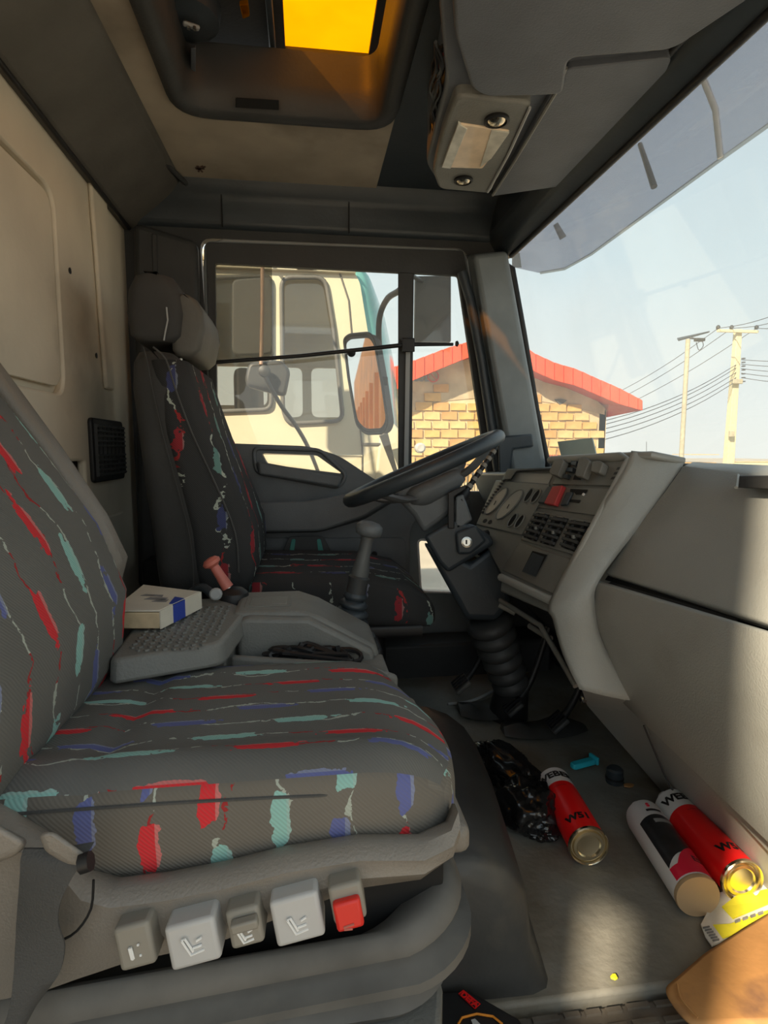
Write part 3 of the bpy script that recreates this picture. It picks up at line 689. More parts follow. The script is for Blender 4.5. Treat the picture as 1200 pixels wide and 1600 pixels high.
    bot = [(-60, 1575), (0, 1556), (60, 1548), (112, 1530), (138, 1522), (180, 1508), (260, 1490), (350, 1468), (450, 1428), (560, 1388), (660, 1374), (705, 1360), (724, 1340)]
    loops = []
    for (a, b), (c_, d_) in zip(top, bot):
        T = Y(a, b+12, .512); B = Y(c_, d_, .53); xx = (T.x+B.x)/2 if a > 0 else T.x
        T = V((xx, .512, T.z)); B = V((xx, .53, B.z))
        if a > 700: 
            k = (a-700)/31; T.y += .03*k; B.y += .03*k
        mid = (T+B)/2+V((0, -.010, 0))
        loops.append([T+V((0, .035, -.004)), T+V((0, .022, .004)), T+V((0, .008, .004)), T+V((0, -.002, -.006)), T*.7+B*.3+V((0, -.004, 0)), mid, B+V((0, 0, 0)), B+V((0, .02, .0)), T+V((0, .035, -.03))])
    shr = loft('side_shroud', loops, m_seatp, s, smooth='auto', angle=45)
    fx = .165
    prism('front_shroud', rr(.56, .302, .90, .335, .012), 'x', .10, fx+.005, m_seatp, s, .010, 3)
    tube('shroud_seam', YL([(146, 1375), (142, 1420), (120, 1455), (95, 1470)], .499), .0012, m_hole, shr, 5, sm=3)
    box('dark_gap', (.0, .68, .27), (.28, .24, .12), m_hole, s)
    # ---- control buttons
    def button(px0, py0, px1, py1, mt, lab, y=.49, skew=-.16):
        cx = (px0+px1)/2; cy = (py0+py1)/2; c = Y(cx, cy, y); a = Y(px0, cy, y); b = Y(px1, cy, y); t = Y(cx, py0, y); e_ = Y(cx, py1, y)
        wd = (b-a).length; ht = (t-e_).length; R = Matrix.Rotation(skew*1.1, 3, 'Y')
        o = box('control_button', c+V((0, .02, 0)), (wd, .04, ht), mt, s, R @ Matrix.Rotation(-.12, 3, 'X'), .004, 3); o['label'] = lab
        return o, c, wd, ht, R
    def icon(o, c, R, strokes, sc_, mt=m_mark):
        bm = bmesh.new(); n = R @ V((0, -1, 0))
        for st_ in strokes: btube(bm, [c+V((0, -.0012, 0))+R @ V((q[0]*sc_, 0, q[1]*sc_)) for q in st_], .0011, 6)
        obj('button_mark', bm, mt, o)
    SEATI = [[(-.8, 1), (-.3, -.6), (.9, -.4)], [(-.8, 1), (-.5, 1.1), (-.05, -.3)], [(.4, .6), (.9, .8)], [(.0, 0), (.8, .1)]]
    o, c, wd, ht, R = button(182, 1452, 240, 1516, m_btn2, 'grey ribbed forward and back button'); icon(o, c, R, [[(-.5, -.9), (-.5, .5)], [(-.3, -.9), (-.3, .5)], [(-.5, -.9), (-.3, -.9)], [(.4, -.7), (.6, -.7)], [(.4, .6), (.6, .6)]], .008)
    o, c, wd, ht, R = button(262, 1448, 342, 1512, m_btn, 'pale grey backrest tilt button', .485); icon(o, c, R, SEATI, .010)
    o, c, wd, ht, R = button(357, 1426, 410, 1482, m_btn2, 'olive lumbar button'); icon(o, c+V((0, 0, -.006)), R, SEATI, .008)
    box('button_rim', c+V((0, -.004, .010)), (wd*.8, .01, .009), m_btn2, o, R, .002)
    o, c, wd, ht, R = button(427, 1408, 504, 1475, m_btn, 'pale grey height button'); icon(o, c+V((0, 0, -.004)), R, SEATI, .010)
    o, c, wd, ht, R = button(518, 1388, 570, 1444, m_btn2, 'red fronted quick release button'); 
    rf = box('red_face', c+V((0, -.002, -.004)), (wd*.82, .012, ht*.74), m_red, o, R @ Matrix.Rotation(-.12, 3, 'X'), .003)
    icon(o, c+V((0, -.008, -.012)), R, [[(-.7, 0), (.7, .1)], [(-.7, -.3), (.4, -.5)]], .007, m_pink)
    # ---- bellows below
    secs = []
    for z, g in ((.200, -.04), (.220, -.022), (.226, .0), (.222, .012), (.205, .024), (.200, .024), (.193, -.012), (.189, -.010), (.175, .034), (.169, .034), (.161, -.004), (.157, .004), (.151, .014), (.146, .006)):
        pts = []
        for (a, b) in rr(-.53, .530-g*.6, .140+g, .90+g, .07, 8):
            u = (a+.6)/.74; dz = .056*max(0, u-.76)/.24-.008*(1-u)-.006
            pts.append(V((a, b, z+dz*min(1, (z-.13)/.05))))
        secs.append(pts)
    be = loft('suspension_bellows', secs, m_rubber, s, smooth='auto', angle=50)
    prism('seat_base', [(-.53, .44), (.105, .44), (.14, .56), (.14, .92), (-.53, .92)], 'z', .0, .150, m_grey, s, .006)
    # ---- belt
    cen = [Y(92, 1322, .488), Y(78, 1350, .48), Y(62, 1400, .478), Y(58, 1440, .478), Y(62, 1480, .478), Y(56, 1530, .478), Y(34, 1580, .478), Y(5, 1640, .478)]
    bw = [.028, .028, .0235, .021, .0205, .018, .012, .010]
    sp_ = spline(cen, 6); loops = []
    for i, p in enumerate(sp_):
        k = min(len(bw)-1.001, i/6); wd = lerp(bw[int(k)], bw[int(k)+1], k-int(k))
        tw = .6*sin(i*.12); dx = V((cos(tw), -sin(tw)*.5, -.06*0))*wd
        loops.append([p-dx, p+dx*0+V((0, -.004, 0)), p+dx, p+dx+V((0, .002, 0)), p+V((0, -.002, 0)), p-dx+V((0, .002, 0))])
    bl = loft('seat_belt', loops, m_belt, s, smooth='auto', angle=60)
    prism2('belt_anchor', YL([(60, 1302), (82, 1298), (142, 1340), (122, 1362), (70, 1330)], .495), YL([(60, 1302), (82, 1298), (142, 1340), (122, 1362), (70, 1330)], .475), m_seatp, s, .004)
    tube('belt_buckle_slot', YL([(126, 1350), (142, 1345)], .472), .008, m_black, s, 8)
    prism2('hip_cover', YL([(-80, 1235), (0, 1288), (48, 1312), (30, 1335), (-80, 1380)], .50), YL([(-80, 1235), (0, 1292), (40, 1316), (28, 1335), (-80, 1370)], .48), m_seatp, s, .012, 3)
build_passenger()
def build_riser():
    secs = []
    prof = [(-.62, .05), (-.62, .205), (.16, .205), (.215, .20), (.262, .18), (.288, .14), (.298, .07), (.325, .0), (.325, -.0)]
    r = []
    for y, dx, dz in ((.675, -.03, -.02), (.682, -.008, -.004), (.695, .0, 0), (.80, .015, 0), (.95, .035, .0), (1.08, .045, .0), (1.16, .03, -.01), (1.18, .0, -.03)):
        r.append([V((x+(dx if x > .2 else 0), y, max(z+dz*(z > .02), 0))) for x, z in prof])
    o = loft('seat_plinth', r, m_riser, None, smooth='auto', angle=50); tag(o, 'black rubber covered plinth beside the passenger seat, scuffed at its front', 'plinth')
    o['kind'] = 'structure'
build_riser()
def build_driver():
    s = thing('driver_seat', 'dark driver seat with headrest facing the steering wheel', 'seat', (-.1, 1.5, 0))
    rows = [(-.338, -.155, .40), (-.345, -.135, .46), (-.352, -.140, .55), (-.362, -.175, .65), (-.372, -.225, .77), (-.380, -.258, .87), (-.382, -.275, .93), (-.375, -.300, .955)]
    secs = []
    for i, (xb, xf, z) in enumerate(rows):
        y0 = 1.33+(.02 if i > 5 else 0)+(.02 if i == 7 else 0); y1 = 1.74-(.02 if i > 5 else 0)-.02*(i == 7)
        secs.append([V((a, b, z)) for a, b in rr(xb, y0, xf, y1, .04, 5)])
    def uvd(p, n): return (p.x+p.y*.7, p.z)
    bk = loft('backrest', secs, m_seatd, s, uvf=uvd)
    # patterned front insert bulging forward of the dark side panel
    secs = []
    for i, (xb, xf, z) in enumerate(rows[:-1]):
        secs.append([V((a, b, z+.002)) for a, b in rr(lerp(xb, xf, .42 if i > 0 else .5), 1.318+.012*(i > 4), xf+.016, 1.72, .03, 4)])
    loft('front_bolster', secs, m_fabd, s, uvf=uvd)
    tube('piping', [V((lerp(a, b, .42), 1.318, z)) for a, b, z in rows], .002, m_seatd, s, 6, sm=3)
    tube('front_piping', [V((b-.022, 1.316, z)) for a, b, z in rows[1:]], .0022, m_belt, s, 6, sm=3)
    # headrest: shell and pad
    hr = []
    for z, xa, xb in ((.985, -.385, -.30), (1.00, -.40, -.285), (1.05, -.405, -.278), (1.10, -.40, -.285), (1.13, -.385, -.30), (1.138, -.36, -.33)):
        hr.append([V((a, b, z)) for a, b in rr(xa, 1.41, xb, 1.66, .03, 5)])
    h = loft('headrest', hr, m_seatd, s)
    hr = []
    for z, xa, xb in ((.955, -.30, -.262), (.97, -.31, -.245), (1.02, -.31, -.232), (1.06, -.305, -.236), (1.085, -.30, -.25), (1.095, -.29, -.265)):
        hr.append([V((a, b, z)) for a, b in rr(xa, 1.43, xb, 1.68, .015, 4)])
    loft('headrest_pad', hr, m_rail, h)
    tube('headrest_tear', [Y(260, 480, 1.405), Y(262, 500, 1.405), Y(258, 520, 1.405), Y(256, 532, 1.405)], .0018, m_sealw, h, 5)
    for y in (1.47, 1.60): tube('headrest_post', [(-.30, y, .93), (-.295, y, 1.0)], .006, m_steel, s, 8)
    # cushion
    secs = []
    for x, zt, zb, ins in ((-.19, .43, .32, .03), (-.16, .44, .31, .0), (.0, .435, .30, .0), (.14, .43, .30, .0), (.25, .405, .295, .0), (.30, .365, .295, .01), (.315, .34, .30, .03)):
        secs.append([V((x, a, b)) for a, b in rr(1.36+ins, zb, 1.76-ins, zt, .035 if zt-zb > .08 else .015, 5)])
    def uvc(p, n): return (p.y, p.x) if abs(n.z) > .6 else (p.x, p.z)
    loft('seat_cushion', secs, m_fabd, s, uvf=uvc)
    loft('seat_frame', [[V((x, a, b)) for a, b in rr(1.37, .27-.0, 1.75, .305, .01, 3)] for x in (-.22, .28)], m_black, s, smooth='auto')
    prism('seat_pedestal', rr(-.20, 1.42, .20, 1.72, .04), 'z', 0, .27, m_black, s, .01)
    prism2('lower_back_panel', YL([(258, 893), (372, 893), (372, 925), (262, 925)], 1.36), YL([(258, 893), (372, 893), (372, 925), (262, 925)], 1.46), m_trim, s, .006)
    box('wall_belt_reel', (-.44, 1.80, .33), (.10, .10, .16), m_black, s, bev=.01)
build_driver()
# vent grille on the rear wall (two banks of small openings)
def build_vent_grille():
    g = thing('wall_vent_grille', 'black square-holed air vent grille on the cream rear wall', 'vent', (XR, 1.57, .7))
    c = [X(138, 652, XR+.004), X(187, 658, XR+.004), X(187, 752, XR+.004), X(136, 756, XR+.004)]
    y0, y1 = c[0].y, c[1].y; z1 = c[0].z; z0 = c[3].z
    prism('grille_plate', rr(y0, z0, y1, z1, .012), 'x', XR, XR+.012, m_black, g, .004)
    bm = bmesh.new(); nb = 8
    for k in range(nb):
        y = lerp(y0+.014, y1-.014, k/(nb-1)); bbox(bm, (XR+.015, y, (z0+z1)/2), (.008, .004, z1-z0-.03))
    obj('vertical_bars', bm, m_trim, g)['kind'] = 'stuff'
    for k in range(11):
        if k == 5: continue
        box('grille_slat', (XR+.016, (y0+y1)/2, lerp(z0+.02, z1-.02, k/10)), (.010, y1-y0-.022, .005), m_trim, g, bev=0)
build_vent_grille()
# ================================================================== ENGINE CONSOLE BETWEEN THE SEATS
def build_console():
    c = thing('centre_console', 'grey plastic console between the seats with studded lid and cable tray', 'console', (-.1, 1.0, 0))
    prism('console_base', rr(-.50, .985, -.13, 1.16, .03), 'z', .0, .415, m_grey, c, .008)
    prism('console_side', [(-.258, .0), (-.135, .0), (-.135, .413), (-.258, .413)], 'y', .945, .984, m_grey, c, .006)
    lid = prism2('studded_lid', rpoly([Z(345, 1004, .447), Z(388, 950, .447), Z(338, 934, .447), V((-.5, 1.15, .447)), V((-.5, .99, .447)), V((-.29, .985, .447)), Z(168, 1032, .447)], .02, 4), rpoly([Z(345, 1004, .447)+V((.006, -.006, -.035)), Z(388, 950, .447)+V((.006, 0, -.035)), Z(338, 934, .447)+V((0, 0, -.035)), V((-.5, 1.15, .412)), V((-.5, .99, .412)), V((-.29, .985, .412)), Z(168, 1032, .447)+V((0, -.008, -.035))], .02, 4), m_grey, c, .009, 3)
    bm = bmesh.new()
    for i in range(26):
        for j in range(17):
            x = -.46+i*.0125; y = .835+j*.0150
            if x > -.155+(y-.86)*.15 or (x < -.27 and y < .99) or y < .84+(-.155-x)*.1: continue
            bbox(bm, (x, y, .448), (.007, .004, .003), Matrix.Rotation(.78 if (i+j) % 2 else -.78, 3, 'Z'))
    obj('lid_stud', bm, m_grey, lid)['kind'] = 'stuff'
    # forward box with flat top, sloping down to the gear lever
    fa = [(-.135, .2), (-.135, .452), (-.02, .452), (.02, .437), (.125, .375), (.15, .2)]
    prism('forward_box', fa, 'y', 1.02, 1.17, m_grey, c, .010, 3)
    prism('tray_wall', [(-.125, .22), (-.125, .437), (-.11, .446), (.0, .440), (.115, .375), (.13, .22)], 'y', 1.0, 1.03, m_grey, c, .008, 3)
    box('tray_floor', (.0, .985, .35), (.27, .09, .02), m_grey, c)
    prism('tray_rim', [(-.13, .3), (-.13, .40), (.09, .375), (.15, .35), (.15, .3)], 'y', .94, .955, m_grey, c, .006)
    p = Y(415, 952, 1.06); box('coin_recess', (-.075, 1.085, .452), (.07, .06, .004), m_dash2, c, bev=.002)
    box('coin_recess_rim', (-.075, 1.085, .4525), (.085, .075, .002), m_grey, c, bev=.001)
    # cables
    k = thing('cable_bundle', 'tangle of black cables lying in the console tray', 'cables', (.0, .95, .36))
    for q in range(9):
        pts = [V((random.uniform(-.08, .08), random.uniform(.955, .995), random.uniform(.368, .40))) for _ in range(6)]
        tube('cable', pts, .0045, m_black, k, 6, sm=5)
    # book
    b = thing('paperback_book', 'worn cream paperback with a blue band on the studded console lid', 'book', Z(240, 970, .45))
    lo = [Z(x, y, .452) for x, y in ((184, 984), (250, 984), (314, 948), (245, 934), (186, 950))]
    th = V((0, 0, .028))
    lo = [Z(175, 983, .452), Z(250, 983, .452), Z(314, 950, .452), Z(225, 938, .452)]
    pg = prism2('pages', [lerp(p, lo[2], .01) for p in lo], [p+th*.96 for p in lo], m_pages, b, .002)
    prism2('cover', [p+th for p in lo], [p+th+V((0, 0, .003)) for p in lo], m_bcov, b, .001)
    sp0, sp1 = lo[1], lo[2]; n = (sp1-sp0).cross(V((0, 0, 1))).normalized()*.002
    if n.dot(CAM-sp0) < 0: n = -n
    def spine(nm, t0, t1, mt, e_=1.0): 
        a = lerp(sp0, sp1, t0); b2 = lerp(sp0, sp1, t1); prism2(nm, [a, b2, b2+th*1.08, a+th*1.08], [a+n*e_, b2+n*e_, b2+n*e_+th*1.08, a+n*e_+th*1.08], mt, b, 0)
    spine('spine', 0, 1, m_bcov); spine('blue_spine_band', .28, .56, m_blue, 1.4)
    e1 = lerp(lo[0], lo[3], .0)
    def cov(a, b2): return lerp(lerp(lo[0], lo[1], a), lerp(lo[3], lo[2], a), b2)+th+V((0, 0, .0032))
    prism2('blue_cover_band', [cov(.93, .30), cov(1.0, .30), cov(1.0, .58), cov(.80, .62)], [q+V((0, 0, .0006)) for q in (cov(.93, .30), cov(1.0, .30), cov(1.0, .58), cov(.80, .62))], m_blue, b, 0)
    for (u0, v0, u1, v1) in ((.55, .35, .82, .45), (.35, .42, .75, .52), (.2, .55, .6, .62)):
        q = [cov(u0, v0), cov(u1, v0+.02), cov(u1-.03, v1+.03), cov(u0+.06, v1)]
        prism2('cover_print', q, [z+V((0, 0, .0005)) for z in q], m_sketch, b, 0)
    # parking brake
    h = thing('parking_brake_lever', 'faded red T-handled lever on a round black base beside the driver seat', 'lever', Y(366, 940, 1.14))
    o = Y(366, 938, 1.14)
    lathe('brake_base', [(.030, -.03), (.030, .006), (.027, .016), (.018, .024), (.006, .027)], o, (0, 0, 1), m_black, h, 24)
    a = Y(356, 918, 1.14); t = Y(334, 884, 1.14)
    tube('brake_stem', [o+V((0, 0, .01)), a], .006, m_steel, h, 8)
    tube('brake_grip', [a, lerp(a, t, .5), t], [.012, .010, .009], m_pink, h, 12)
    d = (t-a).normalized()
    lathe('brake_knob', [(.008, -.002), (.017, .004), (.018, .010), (.012, .016), (.004, .018)], t, d, m_pink, h, 20)
    lathe('black_cap', [(.012, 0), (.012, .01), (.009, .013)], Y(338, 928, 1.12), (0, -1, .2), m_sealw, h, 14)
    tube('seat_handle', [Y(300, 925, 1.2), Y(318, 918, 1.18), Y(340, 938, 1.16)], .009, m_trim2, h, 8, sm=4)
    # gear lever
    g = thing('gear_lever', 'black gear lever with flat knob and stacked rubber gaiter', 'gear lever', Y(545, 985, 1.2))
    B = Y(543, 990, 1.2); K = Y(577, 826, 1.2); ax = (K-B).normalized(); L = (K-B).length
    prof = []
    for k in range(5):
        r0 = [.047, .041, .036, .031, .026][k]; h0 = k*.019
        prof += [(r0*.78, h0), (r0, h0+.006), (r0, h0+.011), (r0*.78, h0+.017)]
    prof += [(.018, .10), (.015, .105)]
    lathe('gaiter', prof, B, ax, m_trim2, g, 28, 60)
    lathe('gear_boss', [(.022, .085), (.021, .11), (.023, .125), (.018, .13)], B, ax, m_trim, g, 20)
    lathe('gear_shaft', [(.018, .105), (.019, .14), (.014, .17), (.013, L-.025), (.016, L-.012)], B, ax, mat('worn_grey_grip', (.09, .095, .095), .5, var=.15, vs=30), g, 20, 60)
    lathe('gear_knob', [(.014, L-.018), (.026, L-.013), (.029, L-.004), (.028, L+.006), (.020, L+.013), (.006, L+.016)], B, ax, m_doorp, g, 24, 60)
    lathe('gaiter_base', [(.060, -.03), (.060, -.005), (.045, .004)], B, (0, 0, 1), m_trim, g, 24)
    box('gear_plate', (.08, 1.22, .16), (.15, .11, .32), m_black, g, bev=.01)
build_console()
# white hose beside the backrest
o = tube('seat_air_hose', [V((-.42, .99, .33)), Z(168, 1056, .38), Z(195, 1062, .38), Z(222, 1082, .365)], .006, m_sealw, None, 8, sm=5); tag(o, 'grey air hose looping beside the passenger backrest', 'hose')
# ================================================================== DASHBOARD
PA = Y(985, 715, 1.0); PB = Y(868, 940, 1.0); PC = Y(745, 822, 1.52)
DP = Plane(PA, PB, PC)
def D(pts, off=0): return [DP.at(a/4+700, b/4+650, off) for a, b in pts]
def Dp(pts, off=0): return [DP.at(a, b, off) for a, b in pts]
def build_dash():
    d = thing('dashboard', 'grey moulded dashboard with instrument panel, vents and glove compartment', 'dashboard', (.7, .9, 0))
    # ---------------- centre / driver part: solid behind the instrument plane
    face = Dp([(985, 716), (868, 940), (783, 900), (742, 822), (792, 732), (868, 730), (880, 718)])
    back = [V((.84, p.y, max(p.z-.0, .50) if p.z > .55 else .42)) for p in face]
    back = [p+V((.16, .02, -.03)) for p in face]
    prism2('instrument_housing', face, back, m_dash2, d, .006)
    # shelf behind up to the windscreen
    prism2('dash_top', [V((.68, 1.0, .708)), V((.83, .95, .70)), V((.83, 1.90, .68)), V((.55, 1.90, .655)), V((.545, 1.52, .672)), V((.57, 1.3, .69))], [V((.68, 1.0, .60)), V((.83, .95, .60)), V((.83, 1.90, .55)), V((.60, 1.90, .55)), V((.60, 1.52, .58)), V((.60, 1.3, .6))], m_dash, d, .006)
    # ridge running down the side
    rid = [DP.at(860, 719, .004), DP.at(985, 713, .006), DP.at(925, 830, .006), DP.at(869, 942, .006), DP.at(783, 902, .004)]
    tube('panel_ridge', [lerp(rid[0], rid[1], .0), lerp(rid[0], rid[1], .9)]+[rid[1]+V((0, 0, -.006)), rid[2], lerp(rid[3], rid[2], .06), lerp(rid[3], rid[4], .08), rid[4]], .009, m_dash, d, 10)
    # chamfer between ridge and passenger face
    def strip(nm, A, B, mt, t=.05):
        # A,B lists of points -> surface strip thickened towards +x
        bm = bmesh.new(); ra = [bm.verts.new(p) for p in A]; rb = [bm.verts.new(p) for p in B]
        for i in range(len(A)-1): bm.faces.new((ra[i], rb[i], rb[i+1], ra[i+1]))
        o = obj(nm, bm, mt, d, smooth=True); m = o.modifiers.new('solid', 'SOLIDIFY'); m.thickness = t; m.offset = 0 if t < .01 else -1; return o
    # passenger dash: longitudinal lines (far point, near point on the right frame edge)
    def line(pf, pn, xf, xn):
        a = X(*pf, xf); b = X(*pn, xn); return a, b
    L = [
        (V((.82, .96, .700)), V((.82, .10, .700))),
        line((1080, 722), (1200, 727), .70, .705),
        line((1066, 728), (1200, 745), .655, .665),
        line((1040, 765), (1200, 805), .625, .63),
        line((990, 830), (1200, 890), .575, .59),
        line((944, 896), (1200, 974), .532, .545),
        line((937, 907), (1200, 985), .528, .542),
        line((927, 938), (1200, 1035), .522, .535),
        line((928, 968), (1200, 1090), .528, .54),
        line((950, 1030), (1200, 1190), .565, .572),
        line((988, 1092), (1200, 1290), .61, .61),
    ]
    N = 9; loops = []
    sect = []
    for a, b in L:
        dirv = (b-a); 
        tt = (.08-a.y)/dirv.y if abs(dirv.y) > 1e-4 else 1
        e_ = a+dirv*tt; sect.append((a, e_))
    # upper lid above the fold and lower bin under it, as separate mouldings
    def shell(nm, idx, mt, inset=.0, far=0.0):
        bm = bmesh.new(); R = []
        for k in range(N+1):
            t = k/N; ease = t
            R.append([bm.verts.new(lerp(sect[i][0], sect[i][1], ease)) for i in idx])
        for k in range(N):
            for j in range(len(idx)-1): bm.faces.new((R[k][j], R[k][j+1], R[k+1][j+1], R[k+1][j]))
        # close the far end back into the dash
        o = obj(nm, bm, mt, d, smooth=True); m = o.modifiers.new('solid', 'SOLIDIFY'); m.thickness = .02; m.offset = -1
        b_ = o.modifiers.new('bevel', 'BEVEL'); b_.width = .004; b_.segments = 2; b_.limit_method = 'ANGLE'; b_.angle_limit = radians(50)
        return o
    up_ = shell('upper_dash_cover', [0, 1, 2, 3, 4, 5], m_dash)
    lo_ = shell('glovebox_cover', [6, 7, 8, 9, 10], m_dash)
    # dark joint between them
    a5, b5 = sect[5]; a6, b6 = sect[6]
    prism2('cover_joint', [a5+V((.012, .003, 0)), a6+V((.012, .003, 0)), a6+V((.03, .003, 0)), a5+V((.03, .003, 0))], [b5+V((.012, 0, 0)), b6+V((.012, 0, 0)), b6+V((.03, 0, 0)), b5+V((.03, 0, 0))], m_hole, d, 0)
    # recess grip near the top right
    g = [X(1158, 745, .640), X(1215, 745, .648), X(1215, 766, .635), X(1156, 764, .627)]
    cn = [p+V((-.006, 0, .002)) for p in g]
    prism2('grip_recess', cn, [p+V((.03, 0, 0)) for p in g], m_trim, d, .002)
    tube('recess_lip', [cn[3], cn[0], cn[0]+V((.002, .003, 0))], .003, m_dash, d, 6)
    # band between instrument ridge and passenger covers
    A = [DP.at(985, 712, .0), DP.at(976, 740), DP.at(925, 832), DP.at(869, 942), Y(872, 965, .985), Y(886, 1020, .97), Y(905, 1074, .95)]
    B = [Y(1068, 722, .955)+V((0, .005, 0)), Y(1055, 745, .955), Y(985, 835, .957), Y(934, 906, .955), Y(924, 940, .955), Y(938, 1010, .95), Y(990, 1094, .94)]
    bm = bmesh.new(); R = []
    K = 8
    for ia, (a, b) in enumerate(zip(spline(A, 4), spline(B, 4))):
        row = []
        for j in range(K+1):
            t = j/K; bul = .014*sin(pi*t)**.7 if 0 < t < 1 else 0
            row.append(bm.verts.new(lerp(a, b, t)+V((-.6, -.8, .2))*bul*.6*min(1, ia/8)))
        R.append(row)
    for i in range(len(R)-1):
        for j in range(K): bm.faces.new((R[i][j], R[i][j+1], R[i+1][j+1], R[i+1][j]))
    o = obj('centre_side_cover', bm, m_dash, d, smooth=True); m = o.modifiers.new('solid', 'SOLIDIFY'); m.thickness = .015; m.offset = -1
    tube('cover_top_edge', [DP.at(870, 717, .0), DP.at(985, 712, -.002), Y(1018, 711, .96), Y(1068, 721, .95)], .007, m_dash, d, 8)
    # kick panel below
    kf = [X(990, 1094, .61), X(1012, 1140, .64), X(1040, 1205, .70), X(1060, 1245, .74)]
    ka = X(908, 1076, .545); 
    def ext(pf, pn, xf, xn, y=.05):
        a = X(*pf, xf); b = X(*pn, xn); dd = b-a; return a, a+dd*((y-a.y)/dd.y)
    a1, b1 = ext((1000, 1098), (1200, 1285), .63, .63); a2, b2 = ext((1003, 1118), (1200, 1330), .645, .655); a3 = V((.75, 1.02, .0)); b3 = V((.775, .05, 0))
    bm = bmesh.new()
    def addq(*ps):
        vs = [bm.verts.new(p) for p in ps]; bm.faces.new(vs)
    addq(a1, b1, b2, a2); addq(a2, b2, b3, a3)
    o = obj('kick_panel', bm, m_dash, d, smooth=False); m = o.modifiers.new('solid', 'SOLIDIFY'); m.thickness = .015; m.offset = -1
    tube('kick_rail', [a1+V((-.004, .0, -.004)), b1+V((-.004, 0, -.004))], .010, m_dash, d, 8, sq=(1, .6))
    tube('kick_seam', [lerp(a2, b2, .03)+V((-.014, 0, 0)), lerp(lerp(a2, b2, .03), lerp(a3, b3, .03), .5)+V((-.014, 0, 0)), lerp(a3, b3, .04)+V((-.012, 0, .01))], .002, m_trim, d, 5)
    # side kick panel facing the driver
    q1 = [Y(905, 1074, .955), Y(995, 1098, .945), X(1012, 1150, .66), V((.75, 1.02, .0)), X(985, 1240, .76), X(930, 1130, .66)]
    q1 = [Y(905, 1074, .955), Y(995, 1098, .945), a2+V((0, .005, 0)), V((.745, 1.02, 0)), V((.77, 1.25, .0)), X(915, 1100, .60)]
    prism2('lower_side_panel', q1, [p+V((.03, .02, 0)) for p in q1], m_dash, d, .005)
    for px, py, x in ((913, 1092, .565), (1000, 1108, .63), (1090, 1178, .625)):
        lathe('panel_screw', [(.007, -.006), (.007, .002), (.004, .004)], X(px, py, x)+V((-.006, -.003, 0)), (-1, -.2, .2), m_steel, d, 12)
    # dark underside, steering side
    prism2('lower_dash', [V((.46, 1.0, .44)), V((.47, 1.75, .45)), V((.62, 1.85, .32)), V((.56, 1.0, .30))], [V((.84, 1.0, .60)), V((.84, 1.85, .60)), V((.84, 1.85, .1)), V((.84, 1.0, .1))], m_trim, d, .01)
    tube('lower_trim_bar', [Y(782, 938, 1.3), Y(845, 978, 1.12), Y(900, 1072, .98)], .006, m_grey, d, 8)
    tube('lower_trim_bar', [Y(780, 945, 1.32), Y(805, 958, 1.3)], .007, m_grey, d, 8)
    tube('lower_trim_bar', [Y(828, 978, 1.2), Y(860, 998, 1.12)], .007, m_grey, d, 8)
    prism2('lower_dash_lip', Dp([(783, 900), (868, 942), (872, 965), (780, 925)], -.004), [p+V((.08, .0, 0)) for p in Dp([(783, 900), (868, 942), (872, 965), (780, 925)], -.004)], m_dash2, d, .006)
    prism2('panel_fill', [Y(868, 950, 1.0), Y(905, 1072, .96), V((.60, 1.05, .32)), V((.5, 1.08, .45))], [Y(868, 950, 1.0)+V((.1, .02, 0)), Y(905, 1072, .96)+V((.1, .02, 0)), V((.70, 1.05, .32)), V((.6, 1.08, .45))], m_trim, d, .004)
    # ---------------- instrument cluster
    def inset(nm, pts, mt, off=.002, dep=.006, bev=.001, par=d, r=None):
        a = D(pts, off) if r is None else rpoly(D(pts, off), r, 3); b = D(pts, -dep) if r is None else rpoly(D(pts, -dep), r, 3)
        return prism2(nm, a, b, mt, par, bev)
    cl = inset('instrument_cluster', [(300, 400), (640, 425), (460, 745), (175, 680)], m_dash2, .006, .01, .003)
    inset('cluster_shelf', [(410, 350), (660, 358), (625, 430), (360, 405)], m_dash, .002, .02, .002, d)
    inset('cluster_hood', [(370, 330), (668, 322), (668, 338), (430, 345), (390, 400), (350, 400)], m_trim, .010, .01, .003, d)
    def ell(nm, cx, cy, dx, dy, wd, mt, off=.007, ring=True):
        L_ = sqrt(dx*dx+dy*dy); ux, uy = dx/L_, dy/L_; pts = []
        for k in range(22):
            a = 2*pi*k/22; pts.append((cx+dx*cos(a)+wd*sin(a)*.94, cy+dy*cos(a)+wd*sin(a)*.28))
        o = prism2(nm, D(pts, off), D(pts, 0), mt, cl, 0)
        if ring: tube('bezel_ring', D(pts, off+.001), .0018, m_dash2, o, 6, closed=True)
        return o
    g1 = ell('tachometer', 300, 530, -62, 82, 32, m_gface); g2 = ell('speedometer', 382, 552, -76, 92, 38, m_gface)
    for g_, cx, cy in ((g1, 300, 530), (g2, 382, 552)):
        bm = bmesh.new(); btube(bm, D([(cx, cy), (cx-14, cy+26)], .0085), .001, 5); obj('needle', bm, m_ink, g_)
    for cx, cy in ((503, 495), (547, 500), (402, 650), (446, 658)): ell('small_gauge', cx, cy, -26, 42, 17, m_hole)
    for cx, cy in ((230, 655), (262, 662)): ell('warning_lamp', cx, cy, -8, 12, 10, m_hole, ring=False)
    bm = bmesh.new()
    for k in range(12):
        p = D([(lerp(215, 345, k/11), lerp(600, 405, k/11))], .008)[0]; bbox(bm, p, (.006, .012, .006))
    obj('dimmer_rollers', bm, m_black, cl)['kind'] = 'stuff'
    # heater panel
    hp = inset('heater_panel', [(740, 268), (1165, 262), (1035, 438), (650, 428)], m_dash2, .004, .01, .002)
